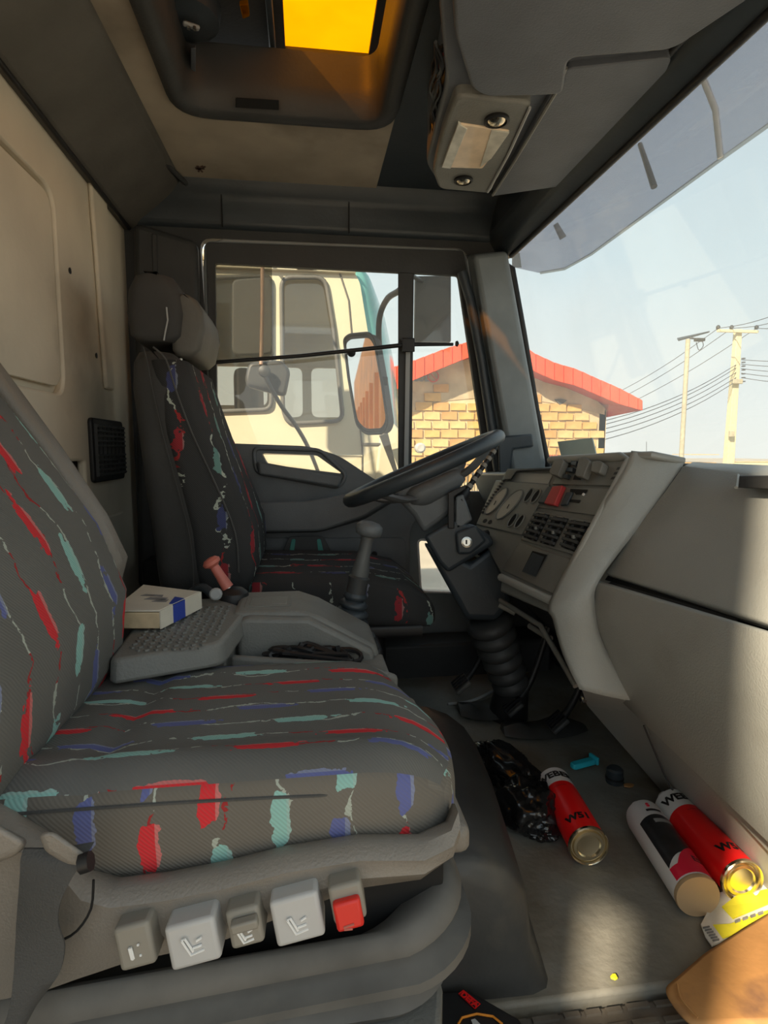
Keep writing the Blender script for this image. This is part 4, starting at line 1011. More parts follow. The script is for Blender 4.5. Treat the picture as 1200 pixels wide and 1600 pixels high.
    for q in ([(700, 290), (745, 285), (760, 300), (720, 395), (680, 385), (665, 370)], [(855, 285), (900, 280), (925, 300), (880, 405), (840, 398), (830, 385)], [(940, 305), (985, 300), (1010, 315), (985, 378), (945, 375), (930, 365)]):
        a = rpoly(D(q, .004), .003, 2); prism2('heater_slider', a, [p+DP.n*.016 for p in a], m_grey, hp, .002)
    for q in ([(785, 290), (825, 292), (815, 320), (785, 315)], [(765, 330), (800, 332), (795, 360), (755, 355)], [(735, 372), (770, 375), (760, 400), (730, 395)]):
        a = D(q, .004); prism2('heater_button', a, [p+DP.n*.008 for p in a], m_trim2, hp, .001)
    for q in ([(790, 370), (835, 372), (830, 400), (780, 398)], [(760, 288), (785, 285), (740, 350), (725, 350)], [(825, 325), (850, 300), (835, 350), (820, 355)]):
        inset('heater_slot', q, m_hole, .005, .002, 0, hp)
    for k in range(3): inset('printed_icon', [(1060+k*4-k*22, 320+k*30), (1095+k*4-k*22, 318+k*30), (1085+k*4-k*22, 335+k*30), (1050+k*4-k*22, 337+k*30)], m_trim, .0048, 0, 0, hp)
    # switch row
    sw = inset('switch_panel', [(640, 440), (1040, 452), (935, 625), (535, 570)], m_dash2, .0035, .01, .002)
    a = D([(680, 452), (742, 447), (690, 570), (625, 560)], .003); rs = prism2('hazard_switch', a, [p+DP.n*.012 for p in a], m_redd, sw, .002); rs['label'] = 'dusty red rocker switch'
    a = D([(640, 448), (672, 452), (620, 555), (575, 548)], .003); prism2('rocker_switch', a, [p+DP.n*.008 for p in a], m_trim2, sw, .002)
    a = D([(752, 480), (790, 482), (752, 560), (712, 566)], .003); prism2('rocker_switch', a, [p+DP.n*.006 for p in a], m_trim2, sw, .002)
    inset('radio_slot', [(765, 455), (875, 460), (865, 480), (845, 490), (800, 492), (790, 478), (762, 474)], m_hole, .005, 0, 0, sw)
    inset('radio_slot', [(755, 520), (830, 525), (820, 542), (748, 536)], m_hole, .005, 0, 0, sw)
    lathe('indicator_lamp', [(.003, 0), (.003, .003)], D([(850, 492)], .004)[0], DP.n, m_white, sw, 8)
    # vents
    vf = inset('vent_panel', [(535, 590), (905, 655), (790, 870), (455, 775)], m_dash2, .005, .01, .002)
    cols = [[(552, 606), (637, 617), (553, 785), (472, 758)], [(657, 627), (757, 642), (662, 818), (575, 790)], [(768, 650), (893, 668), (790, 850), (706, 818)]]
    for q in cols:
        v = inset('air_vent', q, m_hole, .006, .0, 0, vf)
        A_, B_, C_, E_ = [V((*p, 0)) for p in q]
        for k in range(5):
            t = (k+.5)/5
            l0 = lerp(A_, E_, t-.045); r0 = lerp(B_, C_, t-.045); l1 = lerp(A_, E_, t+.055); r1 = lerp(B_, C_, t+.055)
            a = D([l0[:2], r0[:2], r1[:2], l1[:2]], .007); prism2('vent_louvre', a, [p+DP.n*.006 for p in a], m_trim, v, .001)
        for k in range(2):
            a = D([tuple(lerp(A_, B_, .5*k+.22)[:2]), tuple(lerp(A_, B_, .5*k+.26)[:2]), tuple(lerp(E_, C_, .5*k+.26)[:2]), tuple(lerp(E_, C_, .5*k+.22)[:2])], .006); prism2('vent_bar', a, [p+DP.n*.004 for p in a], m_trim, v, 0)
        m_ = lerp(lerp(A_, B_, .5), lerp(E_, C_, .5), .55); p = D([tuple(m_[:2])], .012)[0]; box('vent_tab', p, (.007, .007, .007), m_dash2, v, bev=.001)
    # lower pocket
    lp = inset('ashtray_panel', [(450, 785), (780, 895), (665, 1120), (335, 965)], m_dash2, .003, .01, .003)
    inset('ashtray_pocket', [(528, 842), (620, 868), (548, 1005), (462, 972)], m_hole, .0045, 0, 0, lp)
    inset('pocket_slope', [(528, 852), (600, 880), (548, 1005), (462, 972)], m_trim2, .005, 0, 0, lp)
    # green card standing on the dash top
    c = thing('green_card', 'blank grey green card leaning inside the windscreen', 'card', (.76, 1.2, .71))
    q = [X(871, 690, .80), X(925, 684, .80), X(934, 722, .775), X(880, 726, .775)]
    prism2('card_sheet', q, [p+V((.003, 0, 0)) for p in q], m_green, c, 0)
build_dash()
# ================================================================== STEERING
def build_wheel():
    s = thing('steering_wheel', 'dark four-spoke steering wheel seen almost edge-on', 'steering wheel', (.29, 1.42, .69))
    Lp = Y(548, 782, 1.40); Rp = Y(768, 684, 1.44); ctr = (Lp+Rp)/2; ux = (Rp-Lp).normalized(); R = (Rp-Lp).length/2
    uy = V((0, 1, 0)); uy = (uy-ux*uy.dot(ux)).normalized(); n = ux.cross(uy).normalized()
    if n.z < 0: n = -n
    # lean a little towards the camera so the opening shows as a sliver
    n = (n + V((0, .065, 0))).normalized(); uy = n.cross(ux).normalized()
    tube('rim', [ctr+ux*R*cos(2*pi*k/48)+uy*R*sin(2*pi*k/48) for k in range(48)], .0175, m_trim2, s, 12, closed=True)
    hub = ctr-n*.055
    loft('hub_pad', [[hub+n*h+ux*a*r_+uy*b*r_ for a, b in rr(-1, -1, 1, 1, .4, 5)] for h, r_ in ((-.03, .05), (-.01, .075), (.018, .078), (.026, .065))], m_doorp, s, angle=50)
    for a in (35, 145, 215, 325):
        d_ = ux*cos(radians(a))+uy*sin(radians(a))
        tube('spoke', [hub+d_*.05, hub+d_*R*.6+n*.012, ctr+d_*(R-.006)], [.024, .020, .014], m_doorp, s, 8, sm=4, sq=(.45, 1.3))
    c = thing('steering_column', 'black steering column with ignition lock, stalk and rubber boot', 'steering column', hub)
    up1 = Y(640, 800, 1.40); up2 = Y(722, 730, 1.40)
    # upper cowl: wedge below the hub
    A = YL([(612, 772), (640, 748), (706, 706), (722, 716), (716, 770), (706, 800), (662, 834), (646, 806)], 1.36)
    B = YL([(612, 772), (640, 748), (706, 706), (722, 716), (716, 770), (706, 800), (662, 834), (646, 806)], 1.48)
    prism2('column_cowl', A, B, m_doorp, c, .012, 3)
    A = [(662, 838), (708, 812), (740, 820), (768, 838), (772, 850), (700, 895), (686, 880)]
    prism2('lower_cowl', YL(A, 1.34), YL(A, 1.47), m_trim2, c, .010, 3)
    A = [(712, 832), (744, 820), (760, 845), (735, 866), (715, 866)]
    prism2('ignition_housing', YL(A, 1.325), YL(A, 1.36), m_trim2, c, .006)
    lk = lathe('ignition_lock', [(.013, 0), (.013, .005), (.009, .006), (.009, .004), (.003, .004)], Y(729, 847, 1.325), (-.15, -1, .1), m_steel, c, 20)
    box('key_slot', Y(729, 847, 1.318), (.003, .002, .010), m_ink, lk, bev=0)
    A = [(700, 768), (728, 756), (722, 762), (726, 775), (732, 800), (728, 822), (704, 818)]
    prism2('stalk_bracket', YL([(700, 770), (728, 757), (728, 764), (710, 776), (710, 826), (700, 826)], 1.33), YL([(700, 770), (728, 757), (728, 764), (710, 776), (710, 826), (700, 826)], 1.35), m_black, c, .002)
    prism2('stalk_mount', YL([(712, 776), (724, 772), (738, 812), (712, 830)], 1.34), YL([(712, 776), (724, 772), (738, 812), (712, 830)], 1.40), m_doorp, c, .004)
    # ribbed stalk
    a = Y(728, 768, 1.36); b = Y(776, 698, 1.40); t = thing('indicator_stalk', 'ribbed black and grey stalk rising behind the steering wheel', 'stalk', a)
    prof = []
    L_ = (b-a).length; K = 13
    for k in range(K):
        h0 = L_*k/K; mi = k % 2; r_ = lerp(.0085, .0065, k/K); prof += [(r_*(1 if mi else .82), h0, mi), (r_*(1.05 if mi else .85), h0+L_/K*.9, mi)]
    lathe('stalk_grip', prof, a, (b-a), [m_black, m_btn2], t, 12)
    lathe('stalk_root', [(.013, -.03), (.015, -.01), (.011, .004)], a, (b-a), m_black, t, 14)
    # column tube and boots
    a = Y(690, 868, 1.42); b = Y(745, 960, 1.42)
    prism2('column_tube', YL([(660, 845), (735, 880), (775, 850), (800, 940), (775, 970), (728, 968)], 1.37), YL([(660, 845), (735, 880), (775, 850), (800, 940), (775, 970), (728, 968)], 1.47), m_trim2, c, .015, 3)
    for k in range(4):
        q = Y(772+k*3, 846-k*8+14, 1.42); 
    a = Y(752, 850, 1.43); b = Y(782, 842, 1.46); tube('switch_boot', [a, b], [.035, .03], m_black, c, 14)
    B = Y(800, 1075, 1.45); T = Y(762, 965, 1.42); ax = (T-B); L_ = ax.length; prof = []
    for k in range(6):
        h0 = L_*k/6; r_ = lerp(.05, .062, k/5); prof += [(r_*.82, h0), (r_, h0+L_*.05), (r_, h0+L_*.11), (r_*.82, h0+L_*.155)]
    lathe('column_boot', prof, B, ax, m_trim, c, 24, 50)
    tube('column_foot', [B, Y(790, 1140, 1.48)], [.045, .06], m_black, c, 14)
    # pedals
    for nm, px, py, lab, ww in (('clutch_pedal', 720, 1068, 'leftmost black rubber pedal beneath the column boot', .075), ('brake_pedal', 800, 1102, 'middle black rubber pedal right of the column foot', .07), ('accelerator_pedal', 870, 1128, 'rightmost low black pedal against the dash side', .06)):
        p = Z(px, py, .06); pe = thing(nm, lab, 'pedal', p)
        box('pedal_pad', p, (.05, ww, .012), m_rubber if nm == 'clutch_pedal' else m_trim, pe, Matrix.Rotation(-.7, 3, 'Y'), .004)
        for k in range(4): box('pad_rib', p+V((-.004, -ww/2+.012+k*(ww-.024)/3, .007)), (.046, .005, .004), m_black, pe, Matrix.Rotation(-.7, 3, 'Y'), 0)
        tube('pedal_arm', [p+V((.008, 0, -.0)), p+V((.06, .02, .06)), p+V((.11, .03, .20))], .009, m_black, pe, 8, sm=4)
    o = tube('floor_cable', [Z(700, 1100, .01), Z(745, 1092, .02), Z(790, 1062, .06), Y(775, 1030, 1.5)], .004, m_sealw, None, 6, sm=5); tag(o, 'thin pale cable on the floor below the steering column', 'cable')
    o = box('far_door_sill', (.35, 1.83, .05), (.9, .12, .12), m_trim, bev=.01); tag(o, 'dark step cover below the driver door', 'sill cover')
    # rubber debris round the column base
    for (px, py, sx, sy, lab) in ((760, 1110, .10, .06, 'dirty rubber flap on the floor in front of the clutch pedal'), (850, 1140, .14, .05, 'crumpled rubber flap on the floor under the dash')):
        p = Z(px, py, .012); secs = []
        for i in range(7):
            t = i/6; ww = sy*sin(pi*(t*.9+.05))**.5
            secs.append([p+V(((t-.5)*sx*1.6, -ww, 0)), p+V(((t-.5)*sx*1.6, -ww*.3, .018+.012*sin(t*11))), p+V(((t-.5)*sx*1.6, ww*.6, .014+.01*cos(t*9))), p+V(((t-.5)*sx*1.6, ww, 0))])
        o = loft('rubber_flap', secs, m_riser, None, smooth='auto'); tag(o, lab, 'rubber flap')
build_wheel()
# ================================================================== THINGS ON THE FLOOR
def cyl_bend(o, dirv, r, h):
    """maps flat text (x right, y up) onto a can lying along dirv; text top points to the far end; h = distance along"""
    x, y, z = frame3(o, dirv)
    def f(co, a0=0.0):
        a = co.x/r+a0; rad = r+.0006+co.z*.5
        side = V((dirv.y, -dirv.x, 0)).normalized()
        return V(o)+z*(h+co.y)+side*rad*sin(a)+V((0, 0, 1))*rad*cos(a)
    return f
def can(nm_label, near, far, L, style, ang=0.0):
    d_ = (far-near).normalized(); r = .0345; t = thing('spray_can', nm_label, 'can', near-V((0, 0, r)), 'spray cans on the cab floor')
    if style == 'red': prof = [(.0335, .004, 1), (r, .006, 1), (r, L*.74, 0), (r, L*.98, 0), (r*.85, L, 0)]; ms = [m_white, m_canred]
    else: prof = [(r, .004, 0), (r, L*.93, 0), (r*.93, L*.985, 0), (r*.7, L, 0)]; ms = [m_white]
    lathe('can_body', prof, near, d_, ms, t, 36)
    if style == 'red':
        lathe('tin_base', [(.034, .006), (.0362, .004), (.0362, -.001), (.0345, -.003), (.0325, -.001), (.031, .003), (.029, .003), (.027, -.001), (.022, -.001), (.020, .002), (.012, .003), (.002, .0035)], near, d_, m_tin, t, 36)
    else:
        lathe('flat_base', [(r, .006), (.0352, .003), (.034, -.002), (.028, -.001), (.01, .0)], near, d_, m_flatb, t, 36, 50)
    lathe('can_shoulder', [(r*.85, L), (r*.6, L+.012), (.012, L+.016), (.012, L+.024), (.004, L+.025)], near, d_, m_white, t, 24)
    def patch(nm, a0, a1, h0, h1, mt, fn=None, N=14, dr=.0005):
        side = V((d_.y, -d_.x, 0)).normalized(); bm = bmesh.new(); R = []
        for i in range(N+1):
            a = lerp(a0, a1, i/N); row = []
            lo, hi = (h0, h1) if fn is None else fn(i/N)
            for j in range(9):
                h = lerp(lo, hi, j/8); row.append(bm.verts.new(near+d_*h+(side*sin(a)+V((0, 0, 1))*cos(a))*(r+dr)))
            R.append(row)
        for i in range(N):
            for j in range(8): bm.faces.new((R[i][j], R[i+1][j], R[i+1][j+1], R[i][j+1]))
        obj(nm, bm, mt, t, smooth=True)
    if style == 'red':
        for s_, sz, h in (('WEBER', .025, L*.86), ('W51', .023, .036)):
            f = cyl_bend(near, d_, r, h); text('lettering', s_, sz, m_ink, None, t, .001, .0003, bend=lambda c, f=f: f(c, ang))
        f = cyl_bend(near, d_, r, L*.68); text('small_lettering', 'WINDSCREEN SEALANT' if False else '............', .010, m_ink, None, t, 0, .0002, bend=lambda c, f=f: f(c, ang))
    else:
        patch('black_panel', -1.0, 1.25, L*.30, L*.74, m_canblk, lambda u: (L*(.17+.10*sin(u*3)), L*(.72+.035*sin(u*pi))))
        patch('red_swoosh', -1.0, 1.3, .01, L*.3, m_canred2, lambda u: (.008, L*(.16+.30*max(0, u-.25)**.6)), dr=.0009)
        patch('black_strip', -.30, .5, L*.80, L*.83, m_ink, dr=.0009)
        patch('grey_text_block', -.25, .7, L*.64, L*.69, m_sealw, dr=.0012)
        for s_, sz, h, m__, a0 in (('S', .014, L*.885, m_canred2, -.05), ('E5', .018, L*.20, m_ink, .55)):
            f = cyl_bend(near, d_, r, h); text('lettering', s_, sz, m__, None, t, .0004, .001, bend=lambda c, f=f, a0=a0: f(c, a0))
    return t
def build_floor_things():
    zz = .0355
    can('red and white spray can lying against the black plastic bag', Z(920, 1322, zz), Z(868, 1228, zz), .20, 'red', -.25)
    can('white spray can with black and crimson label, middle of the three', Z(1090, 1400, zz), Z(1014, 1288, zz), .205, 'wht')
    can('red and white spray can nearest the dash kick panel', Z(1160, 1376, zz+.002), Z(1066, 1276, zz+.002), .205, 'red', .1)
    # crumpled black bag
    b = thing('black_plastic_bag', 'crumpled shiny black plastic bag against the seat plinth', 'bag', Z(810, 1260, 0))
    import mathutils
    def blob(nm, c, rx, ry, rz, rot, seed, amp=.35):
        bm = bmesh.new(); bmesh.ops.create_icosphere(bm, subdivisions=5, radius=1)
        R = Matrix.Rotation(rot, 3, 'Z')
        for v in bm.verts:
            p = v.co.copy(); n1 = mathutils.noise.ridged_multi_fractal(p*1.3+V((seed, 0, 0)), 1.0, 2.1, 5, 1.0, 2.0)
            n2 = mathutils.noise.noise(p*2.1+V((0, seed, 0)))
            k = 1+amp*(n1*.28-.45)+.25*n2+.10*abs(mathutils.noise.noise(p*6+V((seed, seed, 0))))+.05*abs(mathutils.noise.noise(p*13))
            q = V((p.x*rx*k, p.y*ry*k, p.z*rz*k)); q = R @ q; v.co = c+q; v.co.z = max(v.co.z, .002)
        return obj(nm, bm, m_bag, b, smooth=True)
    c1 = Z(790, 1202, .03); c2 = Z(824, 1258, .035)
    blob('bag_body', c1, .052, .105, .045, .35, 3.1); blob('bag_bunch', c2, .06, .07, .05, -.2, 8.4, .5)
    blob('bag_tail', Z(848, 1292, .015), .04, .035, .018, .3, 5.0, .6)
    # cyan plastic piece
    a = Z(893, 1201, .008); e_ = Z(926, 1192, .008); u_ = (e_-a).normalized(); n_ = V((-u_.y, u_.x, 0))
    c = thing('cyan_plastic_cap', 'small bright cyan plastic piece on the dusty floor', 'plastic piece', a)
    prism2('cap_blade', [a-n_*.008, a+u_*.006-n_*.011, e_-n_*.011, e_+n_*.011, a+u_*.006+n_*.010, a+n_*.006], [p+V((0, 0, .012)) for p in (a-n_*.008, a+u_*.006-n_*.009, e_-n_*.009, e_+n_*.009, a+u_*.006+n_*.009, a+n_*.006)], m_cyan, c, .003)
    prism2('cap_head', [e_-n_*.014, e_+u_*.007-n_*.014, e_+u_*.007+n_*.014, e_+n_*.014], [p+V((0, 0, .018)) for p in (e_-n_*.014, e_+u_*.007-n_*.014, e_+u_*.007+n_*.014, e_+n_*.014)], m_cyan, c, .002)
    # small black cap
    p = Z(960, 1222, 0); c = thing('black_bottle_cap', 'small black ribbed cap standing beside the kick panel', 'cap', p)
    lathe('cap_wall', [(.018, 0), (.019, .004), (.018, .03), (.014, .034), (.004, .035)], p, (0, 0, 1), m_trim2, c, 16)
    o = lathe('cap_ring', [(.0195, .010), (.0195, .014)], p, (0, 0, 1), m_black, c, 16)
    # orange leaf scrap and a few crumbs
    def scrap(px, py, sz, mt, nm, lab, cat):
        p = Z(px, py, .002); q = [p+V((cos(a)*sz*random.uniform(.6, 1.2), sin(a)*sz*random.uniform(.5, 1), 0)) for a in [i*pi/3.5 for i in range(7)]]
        o = prism2(nm, q, [z+V((0, 0, .003)) for z in q], mt, None, .001); tag(o, lab, cat)
    scrap(982, 1228, .012, m_board, 'paper_scrap', 'tiny brown scrap beside the black cap', 'scrap')
    scrap(960, 1528, .006, m_yel, 'yellow_scrap', 'tiny yellow green scrap at the edge of the rubber floor', 'scrap')
    # yellow papers
    y = thing('yellow_sachet', 'crumpled yellow and white printed wrapper under the near spray can', 'wrapper', Z(1150, 1430, 0))
    def sheet(nm, pts, z, mt, par, wob=.006):
        q = [Z(a, b, z) for a, b in pts]; q = [p+V((0, 0, random.uniform(0, wob))) for p in q]
        prism2(nm, q, [p+V((0, 0, .002)) for p in q], mt, par, 0)
    sheet('white_edge', [(1095, 1448), (1120, 1400), (1140, 1395), (1215, 1380), (1215, 1440), (1112, 1482)], .004, m_paper, y)
    sheet('yellow_field', [(1128, 1418), (1150, 1402), (1215, 1388), (1215, 1408), (1145, 1438)], .010, m_yel, y, .002)
    sheet('yellow_field', [(1112, 1448), (1140, 1446), (1200, 1424), (1210, 1440), (1128, 1468)], .010, m_yel, y, .002)
    sheet('torn_corner', [(1095, 1446), (1108, 1440), (1130, 1470), (1112, 1480), (1102, 1466)], .011, m_paper, y, .002)
    for k in range(6): sheet('print_line', [(1098+k*3, 1450+k*4), (1108+k*3, 1448+k*4), (1109+k*3, 1449.5+k*4), (1099+k*3, 1451.5+k*4)], .0135, m_sketch, y, 0)
    for k in range(4): sheet('print_line', [(1148+k*12, 1440-k*4), (1156+k*12, 1437-k*4), (1157+k*12, 1440-k*4), (1149+k*12, 1443-k*4)], .014, m_sketch, y, 0)
    # brown board
    bd = thing('brown_board', 'curved sheet of brown leatherboard with dark scuffs, partly off the floor edge', 'board', Z(1140, 1520, 0))
    pts = [(1036, 1545), (1060, 1525), (1100, 1490), (1165, 1448), (1230, 1410), (1280, 1450), (1260, 1600), (1180, 1600), (1080, 1602), (1058, 1580)]
    q = rpoly([Z(a, b, .022) for a, b in pts], .012, 3); bm = bmesh.new()
    cen = Z(1150, 1525, .026); vs = [bm.verts.new(p) for p in q]; vi = [bm.verts.new(lerp(p, cen, .10)+V((0, 0, .0015))) for p in q]; vc = bm.verts.new(cen)
    for i in range(len(vs)):
        j = (i+1) % len(vs); bm.faces.new((vs[i], vs[j], vi[j], vi[i])); bm.faces.new((vi[i], vi[j], vc))
    o = obj('board_sheet', bm, m_board, bd, smooth='auto', angle=14); m = o.modifiers.new('s', 'SOLIDIFY'); m.thickness = .003
    tube('board_crease', [Z(1058, 1538, .028), Z(1064, 1560, .03), Z(1090, 1590, .03)], .0015, m_board, bd, 6, sm=4)
    # DEFA box
    bx = thing('black_cardboard_box', 'black box with a red DEFA badge beside the seat base', 'box', Z(735, 1590, 0))
    A = [(662, 1560), (690, 1550), (732, 1546), (812, 1592), (840, 1640), (650, 1640)]
    q = [Z(a, b, .03) for a, b in A]
    prism2('box_body', q, [V((p.x, p.y, -.028)) for p in q], m_black, bx, .003)
    def B(pts, z=.0312): return [Z(a, b, z) for a, b in pts]
    bd4 = [(716, 1553), (724, 1547), (751, 1569), (742, 1577)]
    q = B(bd4); prism2('red_badge', q, [p+V((0, 0, .0006)) for p in q], m_canred, bx, 0)
    q = B([(718, 1554), (724, 1549.5), (748.5, 1569), (742, 1575)], .0319); prism2('badge_inner', q, [p+V((0, 0, .0004)) for p in q], m_black, bx, 0)
    c0 = (B([(733.5, 1562)], .0326))[0]; ux = (B([(749, 1573)])[0]-B([(720, 1550)])[0]).normalized(); uz = V((0, 0, 1)); uy = uz.cross(ux)
    text('badge_lettering', 'DEFA', .0105, m_canred, MX(c0, ux, uy, uz), bx, .0004)
    pr = [(716, 1600), (722, 1590), (745, 1584), (770, 1588), (785, 1600)]
    bm = bmesh.new(); btube(bm, B(pr, .032), .0014, 6); obj('red_glow_print', bm, m_orange, bx)
    q = B([(736, 1594), (742, 1592), (752, 1602), (740, 1604)], .0318); prism2('silver_print', q, [p+V((0, 0, .0005)) for p in q], m_btn, bx, 0)
build_floor_things()
# ================================================================== OUTSIDE
def build_outside():
    g = box('floor_outdoor_ground', (10, 20, -1.15), (140, 160, .1), m_ground, bev=0); g.name = 'ground'; st(g, 'dusty bare earth outside')
    # ---- neighbouring truck
    t = thing('cream_truck', 'old cream truck parked beyond the driver window', 'truck', (-.3, 4, -1.1))
    y = 3.4
    w1 = rpoly(YL([(290, 436), (424, 432), (424, 640), (290, 645)], y), .05, 5)
    w2 = rpoly(YL([(440, 434), (508, 434), (522, 520), (536, 658), (450, 662), (442, 640)], y), .06, 5)
    outer = YL([(180, 405), (545, 412), (562, 440), (575, 520), (610, 690), (640, 760), (660, 930), (640, 1010), (150, 1010)], y)
    outer = rpoly(outer[:6]+[V((.62, y, -.1)), V((.60, y, -.45)), V((-1.6, y, -.45))], .03, 4)
    plate3('truck_side', outer, [w1, w2], (0, .06, 0), m_cream, t)
    for nm, w_ in (('window_seal', w1), ('window_seal', w2)): tube(nm, [p+V((0, -.01, 0)) for p in w_], .013, m_rubseal, t, 8, closed=True)
    for w_ in (w1, w2): plate3('window_glass', [p+V((0, .03, 0)) for p in w_], [], (0, .004, 0), m_tglass, t)
    # raised sliding glass in the upper part is darker: dark blind behind the top of each window
    # far side of the cab with its own windows, roof, floor
    yb = 5.3
    h1 = rpoly([V((-1.05, yb, 1.12)), V((-.34, yb, 1.12)), V((-.34, yb, 1.46)), V((-1.05, yb, 1.46))], .06, 4)
    h2 = rpoly([V((-.22, yb, 1.02)), V((-.03, yb, 1.02)), V((-.03, yb, 1.46)), V((-.22, yb, 1.46))], .06, 4); h3 = rpoly([V((.05, yb, 1.02)), V((.33, yb, 1.02)), V((.33, yb, 1.46)), V((.05, yb, 1.46))], .06, 4)
    plate3('truck_far_side', [V((-1.6, yb, -.45)), V((.62, yb, -.45)), V((.62, yb, 1.0)), V((.44, yb, 1.8)), V((-1.6, yb, 1.8))], [h1, h2, h3], (0, .05, 0), m_tan, t)
    box('truck_roof', (-.62, 4.37, 1.80), (1.85, 1.98, .06), m_cream, t, bev=.03)
    box('roof_gutter', (-.62, 3.385, 1.735), (1.82, .03, .02), m_cream, t, bev=.005)
    box('truck_back', (-1.6, 4.37, .68), (.05, 1.98, 2.2), m_tan, t, bev=0)
    box('truck_cabin_floor', (-.5, 4.37, .35), (2.1, 1.9, .05), m_tan, t, bev=0)
    sh = prism('truck_seatback', rr(3.75, .5, 4.3, 1.25, .08), 'x', -.45, -.3, m_rubseal, t, .04, 3)
    # curved teal windscreen corner
    secs = []
    for (px, py, pxr, pyr) in ((556, 418, 600, 432), (562, 470, 618, 470), (572, 540, 632, 540), (584, 620, 642, 620), (600, 690, 648, 690)):
        a = Y(px, py, y+.02); b = Y(pxr, pyr, y+.10); row = []
        for j in range(7):
            tt = j/6; p = lerp(a, b, tt); p.y = y+.02+.55*tt**2.2; row.append(p+V((.08*tt*0, 0, 0)))
        for j in range(6, -1, -1): row.append(row[j]+V((-.01, .02, 0)))
        secs.append(row)
    loft('truck_windscreen', secs, m_teal, t, smooth='auto')
    prism2('lower_corner', YL([(596, 640), (640, 690), (652, 1010), (560, 1010)], y-.01), [V((p.x+.10, y+.5, p.z)) for p in YL([(596, 640), (640, 690), (652, 1010), (560, 1010)], y)], m_cream, t, .02, 3)
    prism2('panel_gap', YL([(566, 692), (594, 692), (594, 695), (566, 695)], y-.012), YL([(566, 692), (594, 692), (594, 695), (566, 695)], y+.01), m_rubseal, t, 0)
    tube('door_gap', [p+V((0, -.002, 0)) for p in YL([(566, 1000), (566, 700), (560, 640), (545, 470), (530, 424)], y)], .005, m_rubseal, t, 6)
    tube('waist_crease', [p+V((0, -.002, 0)) for p in YL([(290, 705), (440, 708), (566, 712)], y)], .006, m_cream, t, 6)
    box('roof_lamp', Y(477, 417, y-.03), (.10, .04, .03), m_mirb, t, bev=.008)
    prism2('dark_pillar_bracket', YL([(592, 680), (606, 676), (622, 740), (618, 745)], y-.15), YL([(592, 680), (606, 676), (622, 740), (618, 745)], y-.10), m_mirb, t, .005)
    lathe('side_marker_lamp', [(.03, 0), (.03, .04), (.02, .05)], Y(655, 700, y-.1), (0, -1, 0), m_btn, t, 14)
    # its mirrors (two heads on one bent arm)
    ym = 2.85
    m = thing('truck_mirror_set', 'tall grey mirror and small wide-angle mirror on a thin arm, beside the cream truck', 'mirror', Y(410, 560, ym))
    A = rpoly(YL([(362, 436), (420, 432), (427, 445), (427, 553), (370, 556), (362, 548)], ym), .03, 4)
    prism2('tall_mirror_head', A, [p+V((0, .05, 0)) for p in A], m_mirl, m, .01)
    A = rpoly(YL([(388, 566), (440, 562), (454, 578), (446, 620), (386, 604), (382, 592)], ym-.1), .025, 4)
    prism2('small_mirror_head', A, [p+V((0, .06, 0)) for p in A], m_mirb, m, .015, 3)
    tube('copper_rod', [Y(410, 395, 3.42), Y(410, 390, ym+.1), Y(410, 405, ym-.06), Y(410, 480, ym-.06), Y(408, 570, ym-.12)], .009, mat('copper_brown', (.36, .22, .15), .5), m, 8)
    tube('mirror_arm', [Y(412, 580, ym-.13), Y(420, 600, ym-.14), Y(440, 635, ym-.12), Y(462, 665, ym-.08), Y(482, 700, ym), Y(500, 745, ym+.3), Y(505, 760, 3.42)], .010, m_mirb, m, 8, sm=4)
    lathe('arm_ball', [(.008, -.02), (.024, -.012), (.028, 0), (.024, .014), (.008, .02)], Y(413, 580, ym-.14), (0, -1, 0), m_mirb, m, 16)
    lathe('mirror_bolt', [(.009, 0), (.009, .01)], Y(429, 589, ym-.11), (0, -1, 0), m_black, m, 10)
    # ---- our own big door mirror
    q = thing('door_mirror', 'tall dark-framed door mirror with orange reflection outside the driver window', 'mirror', Y(575, 600, 2.15))
    C0 = YL([(541, 528), (580, 520), (592, 560), (606, 655), (600, 676), (566, 677), (552, 640)], 2.15)
    # tilt: pull points so that the face turns towards the rear and the cab
    nrm = V((-.726, -.688, -.0)).normalized(); pl_ = Plane(Y(575, 600, 2.15), Y(575, 600, 2.15)+nrm.orthogonal(), Y(575, 600, 2.15)+nrm.cross(nrm.orthogonal()))
    def onm(pts, off=0): return [pl_.at(a, b, off) for a, b in pts]
    shp = [(538, 530), (546, 523), (578, 520), (586, 532), (598, 600), (607, 662), (600, 677), (572, 678), (558, 664), (545, 590)]
    F = rpoly(onm(shp), .02, 4)
    prism2('mirror_housing', F, [p-nrm*.04 for p in F], m_mirb, q, .008, 3)
    cen = sum(F, V((0, 0, 0)))/len(F); G = [lerp(p, cen, .10)+nrm*.002 for p in F]
    prism2('mirror_glass', G, [p-nrm*.003 for p in G], m_chrome, q, 0)
    tube('mirror_rim', [p+nrm*.002 for p in F], .005, m_mirb, q, 8, closed=True)
    tube('mirror_arm', [Y(632, 430, 1.93), Y(626, 452, 2.0), Y(606, 466, 2.12), Y(594, 492, 2.16), Y(592, 530, 2.17), Y(598, 600, 2.19)], .011, m_mirb, q, 8, sm=5)
    box('mirror_clamp', Y(601, 596, 2.12), (.02, .03, .03), m_black, q, bev=.003)
    # grey plate mirror ahead of the quarter light
    r = thing('front_mirror', 'flat grey rectangular mirror back hanging in the quarter light', 'mirror', Y(676, 480, 2.2))
    A = YL([(649, 431), (705, 430), (705, 534), (648, 534)], 2.2); prism2('mirror_back', A, [p+V((0, .025, 0)) for p in A], m_mirl, r, .004)
    tube('mirror_stay', [Y(638, 425, 1.93), Y(642, 430, 2.1), Y(660, 440, 2.21)], .008, m_mirb, r)
